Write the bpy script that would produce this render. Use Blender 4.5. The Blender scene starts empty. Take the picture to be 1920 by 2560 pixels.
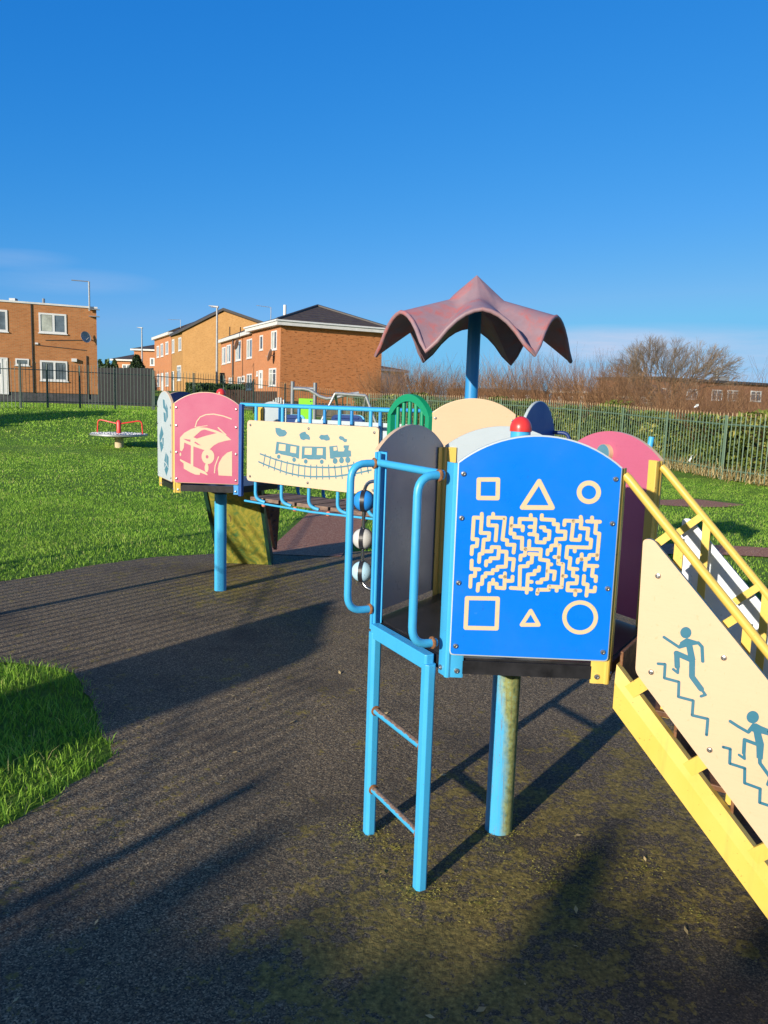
import bpy, bmesh, math, random
import numpy as np
from mathutils import Vector, Matrix
from math import sin, cos, radians, pi, sqrt, atan2, hypot, degrees
random.seed(7); RNG = np.random.default_rng(7)
SC = bpy.context.scene; COL = SC.collection

# ------------------------------------------------------------------ camera
FPX, PITCH, ROLL, CAMH = 1956.1, 8.018, 1.867, 1.6
_p, _r = radians(PITCH), radians(ROLL)
_f = Vector((0, cos(_p), -sin(_p))); _u0 = Vector((0, sin(_p), cos(_p)))
_R = Vector((1, 0, 0))*cos(_r) + _u0*sin(_r); _U = -Vector((1, 0, 0))*sin(_r) + _u0*cos(_r)
CC = Vector((0, 0, CAMH)); S = 1920/1659
def ray(x, y):                      # measured pixel of the photo -> direction (survey of the place)
    return (_f*FPX + _R*(x*S-960) + _U*(1280-y*S)).normalized()
def atz(x, y, z=0):
    d = ray(x, y); return CC + d*((z-CAMH)/d.z)
def aty(x, y, Y):
    d = ray(x, y); return CC + d*(Y/d.y)
def onpl(x, y, P, N):
    d = ray(x, y); return CC + d*((P-CC).dot(N)/d.dot(N))
cam = bpy.data.cameras.new('camera'); co = bpy.data.objects.new('camera', cam); COL.objects.link(co)
co.matrix_world = Matrix(((_R.x, _U.x, -_f.x, 0), (_R.y, _U.y, -_f.y, 0), (_R.z, _U.z, -_f.z, CAMH), (0, 0, 0, 1)))
cam.sensor_fit = 'VERTICAL'; cam.sensor_height = 24; cam.lens = FPX/2560*24
cam.clip_start = .05; cam.clip_end = 2000
SC.camera = co

# ------------------------------------------------------------------ materials
def nn(nt, t, **k):
    n = nt.nodes.new(t)
    for a, b in k.items(): setattr(n, a, b)
    return n
class MT:
    """small node builder"""
    def __init__(s, name):
        s.m = bpy.data.materials.new(name); s.m.use_nodes = True; s.nt = s.m.node_tree
        s.b = s.nt.nodes['Principled BSDF']; s.tc = nn(s.nt, 'ShaderNodeTexCoord')
    def l(s, a, b): s.nt.links.new(a, b)
    def noise(s, scale, detail=4, rough=.6, vec=None, dist=0):
        n = nn(s.nt, 'ShaderNodeTexNoise'); n.inputs['Scale'].default_value = scale
        n.inputs['Detail'].default_value = detail; n.inputs['Roughness'].default_value = rough; n.inputs['Distortion'].default_value = dist
        s.l(vec if vec else s.tc.outputs['Object'], n.inputs['Vector']); return n.outputs['Fac']
    def voro(s, scale, vec=None, out='Distance', feature='F1'):
        n = nn(s.nt, 'ShaderNodeTexVoronoi', feature=feature); n.inputs['Scale'].default_value = scale
        s.l(vec if vec else s.tc.outputs['Object'], n.inputs['Vector']); return n.outputs[out]
    def ramp(s, fac, stops):
        n = nn(s.nt, 'ShaderNodeValToRGB'); e = n.color_ramp.elements
        while len(e) < len(stops): e.new(.5)
        for i, (p, c) in enumerate(stops):
            e[i].position = p; e[i].color = (*c, 1) if hasattr(c, '__len__') else (c, c, c, 1)
        s.l(fac, n.inputs[0]); return n.outputs[0]
    def mix(s, fac, a, b, mode='MIX'):
        n = nn(s.nt, 'ShaderNodeMix', data_type='RGBA', blend_type=mode)
        for v, i in ((fac, n.inputs[0]), (a, n.inputs[6]), (b, n.inputs[7])):
            if hasattr(v, 'links'): s.l(v, i)
            elif hasattr(v, '__len__'): i.default_value = (*v, 1)
            else: i.default_value = v
        return n.outputs[2]
    def math(s, op, a, b=0):
        n = nn(s.nt, 'ShaderNodeMath', operation=op)
        for v, i in ((a, n.inputs[0]), (b, n.inputs[1])):
            if hasattr(v, 'links'): s.l(v, i)
            else: i.default_value = v
        return n.outputs[0]
    def map(s, sc=(1, 1, 1), rot=(0, 0, 0), vec=None):
        n = nn(s.nt, 'ShaderNodeMapping'); n.inputs['Scale'].default_value = sc; n.inputs['Rotation'].default_value = rot
        s.l(vec if vec else s.tc.outputs['Object'], n.inputs['Vector']); return n.outputs[0]
    def bump(s, h, strength, dist=.01):
        n = nn(s.nt, 'ShaderNodeBump'); n.inputs['Strength'].default_value = strength; n.inputs['Distance'].default_value = dist
        s.l(h, n.inputs['Height']); s.l(n.outputs[0], s.b.inputs['Normal'])
    def fin(s, col, rough=.5, metal=0, spec=None):
        for v, i in ((col, 'Base Color'), (rough, 'Roughness'), (metal, 'Metallic')):
            if hasattr(v, 'links'): s.l(v, s.b.inputs[i])
            elif hasattr(v, '__len__'): s.b.inputs[i].default_value = (*v, 1)
            else: s.b.inputs[i].default_value = v
        if spec is not None: s.b.inputs['Specular IOR Level'].default_value = spec
        return s.m
def plain(name, col, rough=.5, metal=0, var=.15, scale=8, spec=None):
    t = MT(name); n = t.noise(scale, 5)
    a = tuple(c*(1-var) for c in col); b = tuple(min(1, c*(1+var)) for c in col)
    return t.fin(t.ramp(n, [(.3, a), (.7, b)]), rough, metal, spec)
def plastic(name, col, rough=.32, dirt=.25, grime=(.16, .13, .08), speck=.5):
    """coloured HDPE sheet: dirt film, fine specks, faint scratches"""
    t = MT(name)
    n1 = t.noise(5, 6); c = t.mix(t.math('MULTIPLY', t.ramp(n1, [(.45, 0.), (.8, 1.)]), dirt), col, grime)
    n3 = t.noise(2.2, 3); c = t.mix(t.math('MULTIPLY', n3, .28), c, tuple(min(1, x*1.25+.015) for x in col))
    n2 = t.noise(95, 2, .5, t.map((1, 1, .6))); c = t.mix(t.math('MULTIPLY', t.ramp(n2, [(.69, 0.), (.73, 1.)]), speck), c, grime)
    sf = t.noise(6.5, 7, .8); c = t.mix(t.math('MULTIPLY', t.ramp(sf, [(.64, 0.), (.70, 1.)]), .35), c, tuple(min(1, x*.8+.16) for x in col))
    sc = t.noise(14, 8, .75, t.map((.25, .25, 3.5), (.3, .5, .2)), 1.5)
    c = t.mix(t.math('MULTIPLY', t.ramp(sc, [(.492, 0.), (.5, 1.), (.508, 0.)]), .22), c, tuple(x*.45 for x in col))
    t.bump(t.noise(130, 2), .06, .002)
    return t.fin(c, t.ramp(n1, [(.3, rough-.06), (.8, rough+.22)]), 0)
def paint(name, col, rough=.3, chips=.6, fade=.2, under=(.13, .06, .025)):
    """painted steel: chips showing rust, fading, drips"""
    t = MT(name)
    n1 = t.noise(9, 6); c = t.mix(t.math('MULTIPLY', n1, fade), col, tuple(min(1, x*1.3+.05) for x in col))
    st = t.noise(11, 5, .6, t.map((3, 3, .22))); c = t.mix(t.math('MULTIPLY', t.ramp(st, [(.55, 0.), (.75, 1.)]), .3), c, tuple(x*.55+.02 for x in col))
    n2 = t.noise(24, 7, .78); ch = t.ramp(n2, [(.655, 0.), (.67, 1.)])
    c = t.mix(t.math('MULTIPLY', ch, chips), c, under)
    n4 = t.noise(120, 2); c = t.mix(t.math('MULTIPLY', t.ramp(n4, [(.71, 0.), (.74, 1.)]), chips*.8), c, under)
    t.bump(t.math('SUBTRACT', t.math('MULTIPLY', t.noise(60, 3), .4), ch), .12, .002)
    return t.fin(c, t.ramp(n1, [(.3, rough), (.8, rough+.2)]), 0)
M = {}
M['maze_blue'] = plastic('blue hdpe', (0.000, 0.169, 0.720), .3, .12, (.02, .10, .28), .25)
M['sky_paint'] = paint('light blue paint', (0.046, 0.380, 0.680), .3)
M['deep_paint'] = paint('mid blue paint', (0.020, 0.240, 0.561), .32, .3)
M['post_paint'] = paint('roof pole paint', (.01, .15, .34), .3, .25)
M['yellow'] = paint('yellow paint', (.66, .455, .085), .33, .8)
M['cream'] = plastic('cream hdpe', (.60, .435, .275), .42, .08, (.45, .32, .15), .3)
M['cream_pale'] = plastic('pale cream hdpe', (.60, .46, .31), .42, .08, (.45, .34, .17), .3)
M['line_cream'] = plastic('cream core of the sheet', (0.622, 0.488, 0.296), .5, .2, (.5, .25, .12), .2)
M['pink'] = plastic('pink hdpe', (.47, .108, .19), .32, .1, (.35, .1, .14), .3)
M['white'] = plastic('pale grey hdpe', (0.429, 0.503, 0.533), .4, .12, (.3, .33, .33), .3)
M['upright_blue'] = paint('shade toned blue upright paint', (.010, .075, .30), .35, .3)  # mid blue paint darkened: the upright's shaded tone is put into the colour
M['grey'] = plastic('cream hdpe greyed for shade', (.43, .385, .32), .28, .25, (.12, .1, .08), .5)  # inner face of a cream panel, its shade put into the colour
M['stairgrey'] = plastic('grey stair sheet', (.74, .79, .82), .4, .1, (.3, .33, .33), .3)
M['teal'] = plastic('teal hdpe', (0.026, 0.148, 0.222), .4, .15, (.1, .14, .15), .2)
M['teal_pale'] = plastic('weathered teal hdpe', (0.067, 0.200, 0.274), .45, .2, (.2, .3, .3), .2)
M['navy'] = plastic('navy hdpe', (.008, .034, .17), .35, .15, (.02, .05, .1), .3)
M['navyblue'] = plastic('dark blue hdpe', (.014, .06, .34), .35, .15, (.02, .05, .1), .3)
M['blueplastic'] = plastic('blue moulded plastic', (.010, .042, .17), .75, .1, (.02, .04, .08), .1)
M['green'] = paint('green barrier plastic', (.0, .26, .12), .35, .35, .2, (.0, .08, .05))
M['red'] = paint('red plastic', (.66, .035, .03), .25, .1, .15, (.3, .1, .08))
M['black'] = plain('black deck plate', (.018, .018, .02), .35, 0, .5, 20)
M['rustmetal'] = plain('rusty weld', (.20, .085, .03), .85, 0, .6, 90)
M['steel'] = plain('stainless bolt', (.45, .45, .44), .3, .9, .3, 60)
M['steelrod'] = plain('stainless rod', (.55, .55, .55), .22, 1, .1, 30)
M['galv'] = plain('galvanised steel', (0.357, 0.374, 0.383), .45, .5, .15, 14)
M['galvdark'] = plain('dull grey steel', (.2, .22, .24), .5, .4, .15, 14)
M['orange'] = plain('orange rubber stop', (.72, .24, .14), .5, 0, .2, 40)
M['white_rubber'] = plastic('white bead plastic', (0.555, 0.548, 0.518), .4, .15, (.3, .28, .25), .3)
M['black_rubber'] = plain('black bead band', (.02, .02, .025), .4)
M['lime'] = plastic('lime play panel', (0.192, 0.592, 0.015), .4, .08, (.2, .4, .05), .1)
M['alu'] = plain('chime tube', (.55, .56, .56), .3, .8)
M['bluebead'] = plastic('blue bead plastic', (.02, .25, .72), .35, .1)
M['palebead'] = plastic('pale blue bead plastic', (.42, .66, .80), .35, .1)

def m_mossy_post():
    t = MT('light blue paint with algae')
    col = (.045, .38, .68)
    n1 = t.noise(9, 6); c = t.mix(t.math('MULTIPLY', n1, .25), col, (.2, .5, .85))
    sep = nn(t.nt, 'ShaderNodeSeparateXYZ'); t.l(t.tc.outputs['Object'], sep.inputs[0])
    side = t.math('ADD', t.math('MULTIPLY', sep.outputs[0], 13), t.math('MULTIPLY', sep.outputs[2], 1.0))
    side = t.math('ADD', side, t.math('MULTIPLY', t.noise(9, 6, .7, t.map((1, 1, .35))), 1.2))
    k = t.ramp(side, [(1.08, 0.), (1.38, 1.)]) if False else t.ramp(t.math('MULTIPLY', side, .5), [(.32, 0.), (.52, 1.)])
    moss = t.ramp(t.noise(55, 4), [(.3, (.10, .13, .02)), (.55, (.30, .30, .05)), (.75, (.22, .38, .25))])
    c = t.mix(t.math('MULTIPLY', k, .92), c, moss)
    st = t.noise(10, 4, .6, t.map((5, 5, .12)), 1.); c = t.mix(t.math('MULTIPLY', t.ramp(st, [(.488, 0.), (.5, 1.), (.512, 0.)]), .8), c, (.22, .12, .04))
    n4 = t.noise(120, 2); c = t.mix(t.math('MULTIPLY', t.ramp(n4, [(.7, 0.), (.74, 1.)]), .6), c, (.1, .07, .04))
    t.bump(t.noise(70, 4), .2, .003)
    return t.fin(c, t.ramp(k, [(0., .3), (1., .8)]))
M['mossy'] = m_mossy_post()
def m_rung():
    t = MT('blue rung worn to rust')
    sep = nn(t.nt, 'ShaderNodeSeparateXYZ'); g = nn(t.nt, 'ShaderNodeNewGeometry'); t.l(g.outputs['Normal'], sep.inputs[0])
    n = t.noise(40, 6, .7)
    k = t.ramp(t.math('ADD', t.math('MULTIPLY', sep.outputs[2], .55), t.math('MULTIPLY', n, .7)), [(.62, 0.), (.72, 1.)])
    c = t.mix(k, (.045, .38, .68), t.ramp(t.noise(90, 4), [(.3, (.10, .05, .03)), (.7, (.34, .24, .17))]))
    return t.fin(c, .5)
M['rung'] = m_rung()
def m_roof():
    t = MT('faded red canopy plastic')
    n = t.noise(3.2, 7, .7, None, .8); n2 = t.noise(12, 6, .7)
    c = t.ramp(n, [(.34, (.23, .16, .185)), (.5, (.29, .17, .185)), (.58, (.40, .13, .12)), (.68, (.52, .09, .06))])
    c = t.mix(t.math('MULTIPLY', t.ramp(n2, [(.4, 0.), (.75, 1.)]), .6), c, (.30, .23, .26))
    t.bump(t.noise(90, 3), .15, .003)
    return t.fin(c, .55)
M['canopy'] = m_roof()
def m_slide():
    t = MT('green slide underside with algae')
    n = t.noise(4, 6, .65, t.map((2.5, 2.5, .7), (.2, .3, 0)), 1.2)
    c = t.ramp(n, [(.3, (.03, .18, .07)), (.45, (.24, .27, .04)), (.58, (.46, .40, .06)), (.72, (.18, .13, .05))])
    sc = t.noise(12, 5, .7, t.map((6, 6, .4), (.3, .4, 0)), .5)
    c = t.mix(t.math('MULTIPLY', t.ramp(sc, [(.6, 0.), (.64, 1.)]), .75), c, (.0, .22, .13))
    return t.fin(c, .6)
M['slide'] = m_slide()
M['slide_edge'] = paint('dark green steel', (.008, .05, .03), .4, .3, .2, (.03, .03, .02))
def m_rust_plate():
    t = MT('rusty brown tread')
    n = t.noise(16, 6, .7); v = t.voro(38, t.map((1, 2.4, 1), (0, 0, .6)))
    c = t.ramp(n, [(.3, (.05, .022, .01)), (.55, (.17, .07, .025)), (.72, (.26, .15, .07))])
    c = t.mix(t.ramp(v, [(.1, 1.), (.22, 0.)]), c, (.03, .015, .01))
    t.bump(v, .4, .004)
    return t.fin(c, .6)
M['tread'] = m_rust_plate()
def m_plank():
    t = MT('weathered plank')
    n = t.noise(7, 6, .65, t.map((1, 6, 6), (0, 0, radians(-35)))); c = t.ramp(n, [(.3, (.10, .06, .045)), (.6, (.24, .16, .12)), (.75, (.30, .27, .10))])
    return t.fin(c, .75)
M['plank'] = m_plank()
def m_climb():
    t = MT('dark red climbing board')
    c = t.ramp(t.noise(14, 4), [(.35, (.07, .03, .03)), (.65, (.14, .07, .06))])
    return t.fin(c, .5)
M['climb'] = m_climb()
def m_wetpour():
    t = MT('mossy rubber surfacing')
    P = t.tc.outputs['Object']
    v = t.voro(230, None, 'Color'); g = nn(t.nt, 'ShaderNodeSeparateColor'); t.l(v, g.inputs[0])
    gr = t.ramp(g.outputs[0], [(0., (.05, .037, .026)), (.5, (.150, .116, .074)), (.85, (.29, .22, .13)), (1., (.48, .38, .23))])
    big = t.noise(.9, 5, .6); mid = t.noise(9, 6, .72); fine = t.noise(45, 4, .7)
    k = t.math('ADD', t.math('MULTIPLY', big, .45), t.math('ADD', t.math('MULTIPLY', mid, .75), t.math('MULTIPLY', fine, .55)))
    for cx, cy, r_ in ((.55, 2.35, 1.1), (-1.15, 6.6, 1.3), (.1, 2.0, .8), (1.1, 3.2, .9)):
        vm = nn(t.nt, 'ShaderNodeVectorMath', operation='DISTANCE'); t.l(P, vm.inputs[0]); vm.inputs[1].default_value = (cx, cy, 0)
        k = t.math('ADD', k, t.math('MULTIPLY', t.math('MAXIMUM', t.math('SUBTRACT', 1, t.math('DIVIDE', vm.outputs['Value'], r_)), 0), .13))
    mk = t.ramp(k, [(.97, 0.), (1.065, 1.)])
    moss = t.ramp(t.noise(75, 3), [(.3, (.10, .075, .02)), (.55, (.30, .225, .055)), (.75, (.50, .38, .10))])
    c = t.mix(t.math('MULTIPLY', mk, .85), gr, moss)
    c = t.mix(t.math('MULTIPLY', t.ramp(t.noise(1.6, 4), [(.5, 0.), (.72, 1.)]), .6), c, (.045, .039, .033))
    vm = nn(t.nt, 'ShaderNodeVectorMath', operation='DISTANCE'); t.l(P, vm.inputs[0]); vm.inputs[1].default_value = (.9, 2.2, 0)
    dark_zone = t.ramp(t.math('ADD', t.math('DIVIDE', vm.outputs['Value'], 3.2), t.math('MULTIPLY', t.noise(1.1, 4), .5)), [(.45, .55), (.85, 0.)]); c = t.mix(dark_zone, c, (.040, .036, .029))  # surfacing darker around the near tower
    c = t.mix(t.math('MULTIPLY', mk, t.math('MULTIPLY', dark_zone, .9)), c, moss)
    # pale wear and lichen flecks
    c = t.mix(t.math('MULTIPLY', t.ramp(t.noise(17, 5, .75), [(.7, 0.), (.73, 1.)]), .5), c, (.22, .22, .17))
    h = t.math('ADD', t.math('MULTIPLY', g.outputs[0], .5), t.math('MULTIPLY', fine, 1.2))
    t.bump(h, .9, .008)
    return t.fin(c, .92, 0, .25)
M['wetpour'] = m_wetpour()
def m_path():
    t = MT('red brown path')
    v = t.voro(130, None, 'Color'); g = nn(t.nt, 'ShaderNodeSeparateColor'); t.l(v, g.inputs[0])
    c = t.ramp(g.outputs[0], [(0., (.21, .085, .050)), (.6, (.40, .18, .105)), (1., (.52, .30, .18))])
    lf = t.noise(20, 4, .7, t.map((1, 2.5, 1), (0, 0, .5))); c = t.mix(t.math('MULTIPLY', t.ramp(lf, [(.6, 0.), (.64, 1.)]), .7), c, (.60, .46, .30))
    t.bump(g.outputs[0], .6, .006)
    return t.fin(c, .9, 0, .25)
M['path'] = m_path()
def m_lawn():
    t = MT('lawn soil and turf')
    n = t.noise(.6, 5); n2 = t.noise(22, 6, .75)
    c = t.ramp(n2, [(.3, (.05, .11, .012)), (.5, (.12, .25, .025)), (.7, (.22, .37, .04))])
    c = t.mix(t.math('MULTIPLY', t.ramp(n, [(.4, 0.), (.7, 1.)]), .4), c, (.18, .20, .04))
    t.bump(t.noise(40, 5, .8), .9, .05)
    return t.fin(c, .9, 0, .2)
M['lawn'] = m_lawn()
def m_grass():
    t = MT('grass blade')
    oi = nn(t.nt, 'ShaderNodeAttribute', attribute_name='tint')
    c = t.ramp(oi.outputs['Fac'], [(0., (.12, .26, .022)), (.45, (.285, .53, .05)), (.8, (.43, .65, .085)), (1., (.62, .58, .22))])
    n = t.noise(.45, 4); c = t.mix(t.math('MULTIPLY', t.ramp(n, [(.4, 0.), (.7, 1.)]), .35), c, (.22, .30, .04))
    t.b.inputs['Subsurface Weight'].default_value = 0
    m = t.fin(c, .55, 0, .3)
    tr = nn(t.nt, 'ShaderNodeBsdfTranslucent'); t.l(c, tr.inputs[0]); mx = nn(t.nt, 'ShaderNodeMixShader'); mx.inputs[0].default_value = .42
    out = t.nt.nodes['Material Output']; t.l(t.b.outputs[0], mx.inputs[1]); t.l(tr.outputs[0], mx.inputs[2]); t.l(mx.outputs[0], out.inputs[0])
    return m
M['grass'] = m_grass()
def m_leaf(name, a, b, c3):
    t = MT(name); oi = nn(t.nt, 'ShaderNodeAttribute', attribute_name='tint')
    c = t.ramp(oi.outputs['Fac'], [(0., a), (.6, b), (1., c3)])
    return t.fin(c, .6, 0, .3)
M['ivy'] = m_leaf('bramble leaf', (.03, .055, .010), (.13, .17, .026), (.36, .32, .085))
M['straw'] = m_leaf('dry straw', (.16, .12, .05), (.38, .28, .12), (.55, .42, .20))
M['twig'] = m_leaf('bare brown twig', (.08, .04, .022), (.22, .115, .055), (.38, .22, .11))
M['bark'] = m_leaf('grey brown bark', (.09, .07, .05), (.22, .17, .125), (.36, .29, .21))
M['conifer'] = m_leaf('conifer leaf', (.008, .022, .008), (.02, .045, .015), (.04, .07, .02))
M['hedge'] = m_leaf('hedge leaf', (.012, .03, .008), (.03, .065, .014), (.06, .10, .02))
M['mossleaf'] = m_leaf('moss tuft', (.10, .11, .015), (.26, .24, .04), (.40, .35, .09))
def m_brick(name, c1, c2, mortar, dark=.0, mottle=.3):
    t = MT(name); g = nn(t.nt, 'ShaderNodeNewGeometry')
    sn = nn(t.nt, 'ShaderNodeSeparateXYZ'); t.l(g.outputs['True Normal'], sn.inputs[0])
    sp = nn(t.nt, 'ShaderNodeSeparateXYZ'); t.l(g.outputs['Position'], sp.inputs[0])
    u = t.math('SUBTRACT', t.math('MULTIPLY', sp.outputs[1], sn.outputs[0]), t.math('MULTIPLY', sp.outputs[0], sn.outputs[1]))
    cb = nn(t.nt, 'ShaderNodeCombineXYZ'); t.l(u, cb.inputs[0]); t.l(sp.outputs[2], cb.inputs[1])
    b = nn(t.nt, 'ShaderNodeTexBrick'); t.l(cb.outputs[0], b.inputs['Vector'])
    b.inputs['Color1'].default_value = (*c1, 1); b.inputs['Color2'].default_value = (*c2, 1); b.inputs['Mortar'].default_value = (*mortar, 1)
    b.inputs['Scale'].default_value = 1; b.inputs['Brick Width'].default_value = .235; b.inputs['Row Height'].default_value = .078
    b.inputs['Mortar Size'].default_value = .009; b.inputs['Bias'].default_value = -.15
    c = t.mix(t.math('MULTIPLY', t.ramp(t.noise(1.1, 5, .6, cb.outputs[0]), [(.35, 0.), (.7, 1.)]), mottle), b.outputs['Color'], tuple(x*.62 for x in c1))
    if dark:
        mp = nn(t.nt, 'ShaderNodeMapping'); mp.inputs['Scale'].default_value = (2.2, 7.5, 1); t.l(cb.outputs[0], mp.inputs[0])
        d = t.noise(1.5, 3, .6, mp.outputs[0]); c = t.mix(t.math('MULTIPLY', t.ramp(d, [(.58, 0.), (.62, 1.)]), dark), c, tuple(x*.3 for x in c1))
    return t.fin(c, .85, 0, .2)
M['brick_red'] = m_brick('orange red brick', (.54, .19, .06), (.43, .145, .044), (.38, .22, .11), .75, .25)
M['brick_facade'] = m_brick('smooth red brick', (.52, .20, .085), (.45, .165, .065), (.37, .24, .14), 0, .2)
M['brick_tan'] = m_brick('tan brick', (.44, .23, .08), (.37, .185, .06), (.36, .25, .12), .3, .35)
M['brick_house'] = m_brick('brown orange brick', (.47, .185, .066), (.37, .138, .046), (.36, .24, .13), .25, .4)
M['brick_far'] = m_brick('far red brick', (.30, .12, .06), (.24, .10, .05), (.28, .2, .14), .3, .3)
M['render'] = plain('pale render', (.52, .42, .27), .9, 0, .15, 2)
def m_tiles():
    t = MT('brown roof tiles')
    w = nn(t.nt, 'ShaderNodeTexWave', wave_type='BANDS', bands_direction='Z'); w.inputs['Scale'].default_value = 1.6; t.l(t.tc.outputs['Object'], w.inputs[0])
    c = t.ramp(t.noise(3, 5, .7), [(.3, (.035, .026, .022)), (.55, (.07, .05, .04)), (.72, (.085, .09, .035))])
    c = t.mix(t.math('MULTIPLY', w.outputs['Fac'], .4), c, (.03, .02, .018))
    v = t.voro(3.5, None); t.bump(w.outputs['Fac'], .6, .05)
    return t.fin(c, .8)
M['tiles'] = m_tiles()
M['upvc'] = plain('white upvc', (0.663, 0.663, 0.646), .4, 0, .05, 4)
M['fascia'] = plain('white fascia', (0.612, 0.603, 0.578), .5, 0, .12, 3)
M['darkfascia'] = plain('dark fascia', (.05, .045, .045), .6)
M['glass'] = plain('window glass', (.10, .13, .16), .08, 0, .5, 1.4, .8)
M['curtain'] = plain('window with pale curtain', (.40, .42, .36), .2, 0, .3, 2.2, .6)
M['concrete'] = plain('weathered concrete', (0.170, 0.140, 0.102), .9, 0, .35, 3)
M['plinth'] = plain('dark plinth', (.06, .06, .065), .9, 0, .4, 3)
M['timber'] = plain('brown timber board', (.11, .062, .042), .8, 0, .35, 5)
M['blackboard'] = plain('black timber board', (.005, .006, .010), .7, 0, .5, 3)
M['fence_dark'] = paint('dark green paint', (.045, .085, .065), .45, .3, .3)
M['fence_green'] = paint('faded green paint', (.085, .150, .098), .5, .3, .3, (.2, .16, .1))
M['fence_tip'] = plain('rust stained pale tip', (.34, .24, .13), .6, 0, .3, 12)
M['lampgrey'] = plain('lamp post grey', (0.306, 0.315, 0.323), .5, .3)
M['dish'] = plain('grey satellite dish', (.32, .31, .30), .6)
M['litter'] = plain('pale plastic litter', (.6, .62, .63), .4)
M['signblack'] = plain('black sign back', (.015, .015, .015), .6)

# ------------------------------------------------------------------ mesh builder
class MB:
    def __init__(s): s.v = []; s.f = []; s.mi = []
    def add(s, vs, fs, mi=0):
        o = len(s.v); s.v += [tuple(v) for v in vs]; s.f += [tuple(i+o for i in f) for f in fs]; s.mi += [mi]*len(fs); return s
    def hexa(s, p, mi=0):           # 8 points: bottom 4 ccw, top 4 ccw
        return s.add(p, [(3, 2, 1, 0), (4, 5, 6, 7), (0, 1, 5, 4), (1, 2, 6, 5), (2, 3, 7, 6), (3, 0, 4, 7)], mi)
    def box(s, c, size, ax=None, mi=0):   # ax: (X,Y,Z) unit vectors
        X, Y, Z = ax if ax else (Vector((1, 0, 0)), Vector((0, 1, 0)), Vector((0, 0, 1)))
        c = Vector(c); a, b, d = (q/2 for q in size)
        P = [c+X*i*a+Y*j*b+Z*k*d for k in (-1, 1) for i, j in ((-1, -1), (1, -1), (1, 1), (-1, 1))]
        return s.hexa(P, mi)
    def cbox(s, c, size, ch, ax=None, mi=0):  # box with chamfered long (Z) edges
        X, Y, Z = ax if ax else (Vector((1, 0, 0)), Vector((0, 1, 0)), Vector((0, 0, 1)))
        a, b, d = size[0]/2, size[1]/2, size[2]/2
        o = [(-a+ch, -b), (a-ch, -b), (a, -b+ch), (a, b-ch), (a-ch, b), (-a+ch, b), (-a, b-ch), (-a, -b+ch)]
        c = Vector(c); P = [c+X*x+Y*y+Z*k*d for k in (-1, 1) for x, y in o]; n = 8
        return s.add(P, [tuple(range(n-1, -1, -1)), tuple(range(n, 2*n))]+[(i, (i+1) % n, n+(i+1) % n, n+i) for i in range(n)], mi)
    def tube(s, pts, r, n=10, mi=0, cap=True):
        pts = [Vector(p) for p in pts]; rs = r if hasattr(r, '__len__') else [r]*len(pts)
        T = [(pts[min(i+1, len(pts)-1)]-pts[max(i-1, 0)]).normalized() for i in range(len(pts))]
        up = Vector((0, 0, 1)) if abs(T[0].z) < .9 else Vector((1, 0, 0)); N = (up-T[0]*up.dot(T[0])).normalized()
        V = []
        for i, p in enumerate(pts):
            N = (N-T[i]*N.dot(T[i])).normalized(); B = T[i].cross(N)
            V += [p+(N*cos(2*pi*k/n)+B*sin(2*pi*k/n))*rs[i] for k in range(n)]
        F = [(i*n+k, i*n+(k+1) % n, (i+1)*n+(k+1) % n, (i+1)*n+k) for i in range(len(pts)-1) for k in range(n)]
        if cap: F += [tuple(range(n-1, -1, -1)), tuple(range((len(pts)-1)*n, len(pts)*n))]
        return s.add(V, F, mi)
    def lathe(s, c, prof, n=20, ax=None, mi=0):   # prof: (r,z)
        X, Y, Z = ax if ax else (Vector((1, 0, 0)), Vector((0, 1, 0)), Vector((0, 0, 1)))
        c = Vector(c); V = [c+X*r*cos(2*pi*k/n)+Y*r*sin(2*pi*k/n)+Z*z for r, z in prof for k in range(n)]; m = len(prof)
        F = [(i*n+k, i*n+(k+1) % n, (i+1)*n+(k+1) % n, (i+1)*n+k) for i in range(m-1) for k in range(n)]
        F += [tuple(range(n-1, -1, -1)), tuple(range((m-1)*n, m*n))]
        return s.add(V, F, mi)
    def prism(s, poly, fr, z0, z1, mi=0, mside=None):  # poly 2D in frame fr=(P,X,Y,N)
        P, X, Y, N = fr; n = len(poly)
        V = [P+X*x+Y*y+N*z for z in (z0, z1) for x, y in poly]
        s.add(V, [tuple(range(n-1, -1, -1)), tuple(range(n, 2*n))], mi)
        return s.add(V, [(i, (i+1) % n, n+(i+1) % n, n+i) for i in range(n)], mi if mside is None else mside)
    def build(s, name, mats, parent=None, smooth=0, loc=None):
        me = bpy.data.meshes.new(name)
        o = Vector((0, 0, 0)); q = parent
        while q: o = o+q.location; q = q.parent
        if loc is not None and not parent: o = Vector(loc)
        me.from_pydata([tuple(Vector(v)-o) for v in s.v], [], s.f)
        for m in (mats if isinstance(mats, (list, tuple)) else [mats]): me.materials.append(m)
        if any(s.mi): me.polygons.foreach_set('material_index', s.mi)
        b = bmesh.new(); b.from_mesh(me); bmesh.ops.recalc_face_normals(b, faces=b.faces); b.to_mesh(me); b.free()
        if smooth: me.shade_smooth(); me.set_sharp_from_angle(angle=radians(smooth))
        ob = bpy.data.objects.new(name, me); COL.objects.link(ob)
        if parent: ob.parent = parent
        elif loc is not None: ob.location = loc
        return ob
def bevel(o, w, seg=2):
    m = o.modifiers.new('bevel', 'BEVEL'); m.width = w; m.segments = seg; m.limit_method = 'ANGLE'; m.angle_limit = radians(40); return o
def tag(o, label, cat, group=None, kind=None):
    if label: o['label'] = label
    if cat: o['category'] = cat
    if group: o['group'] = group
    if kind: o['kind'] = kind
    return o
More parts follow.
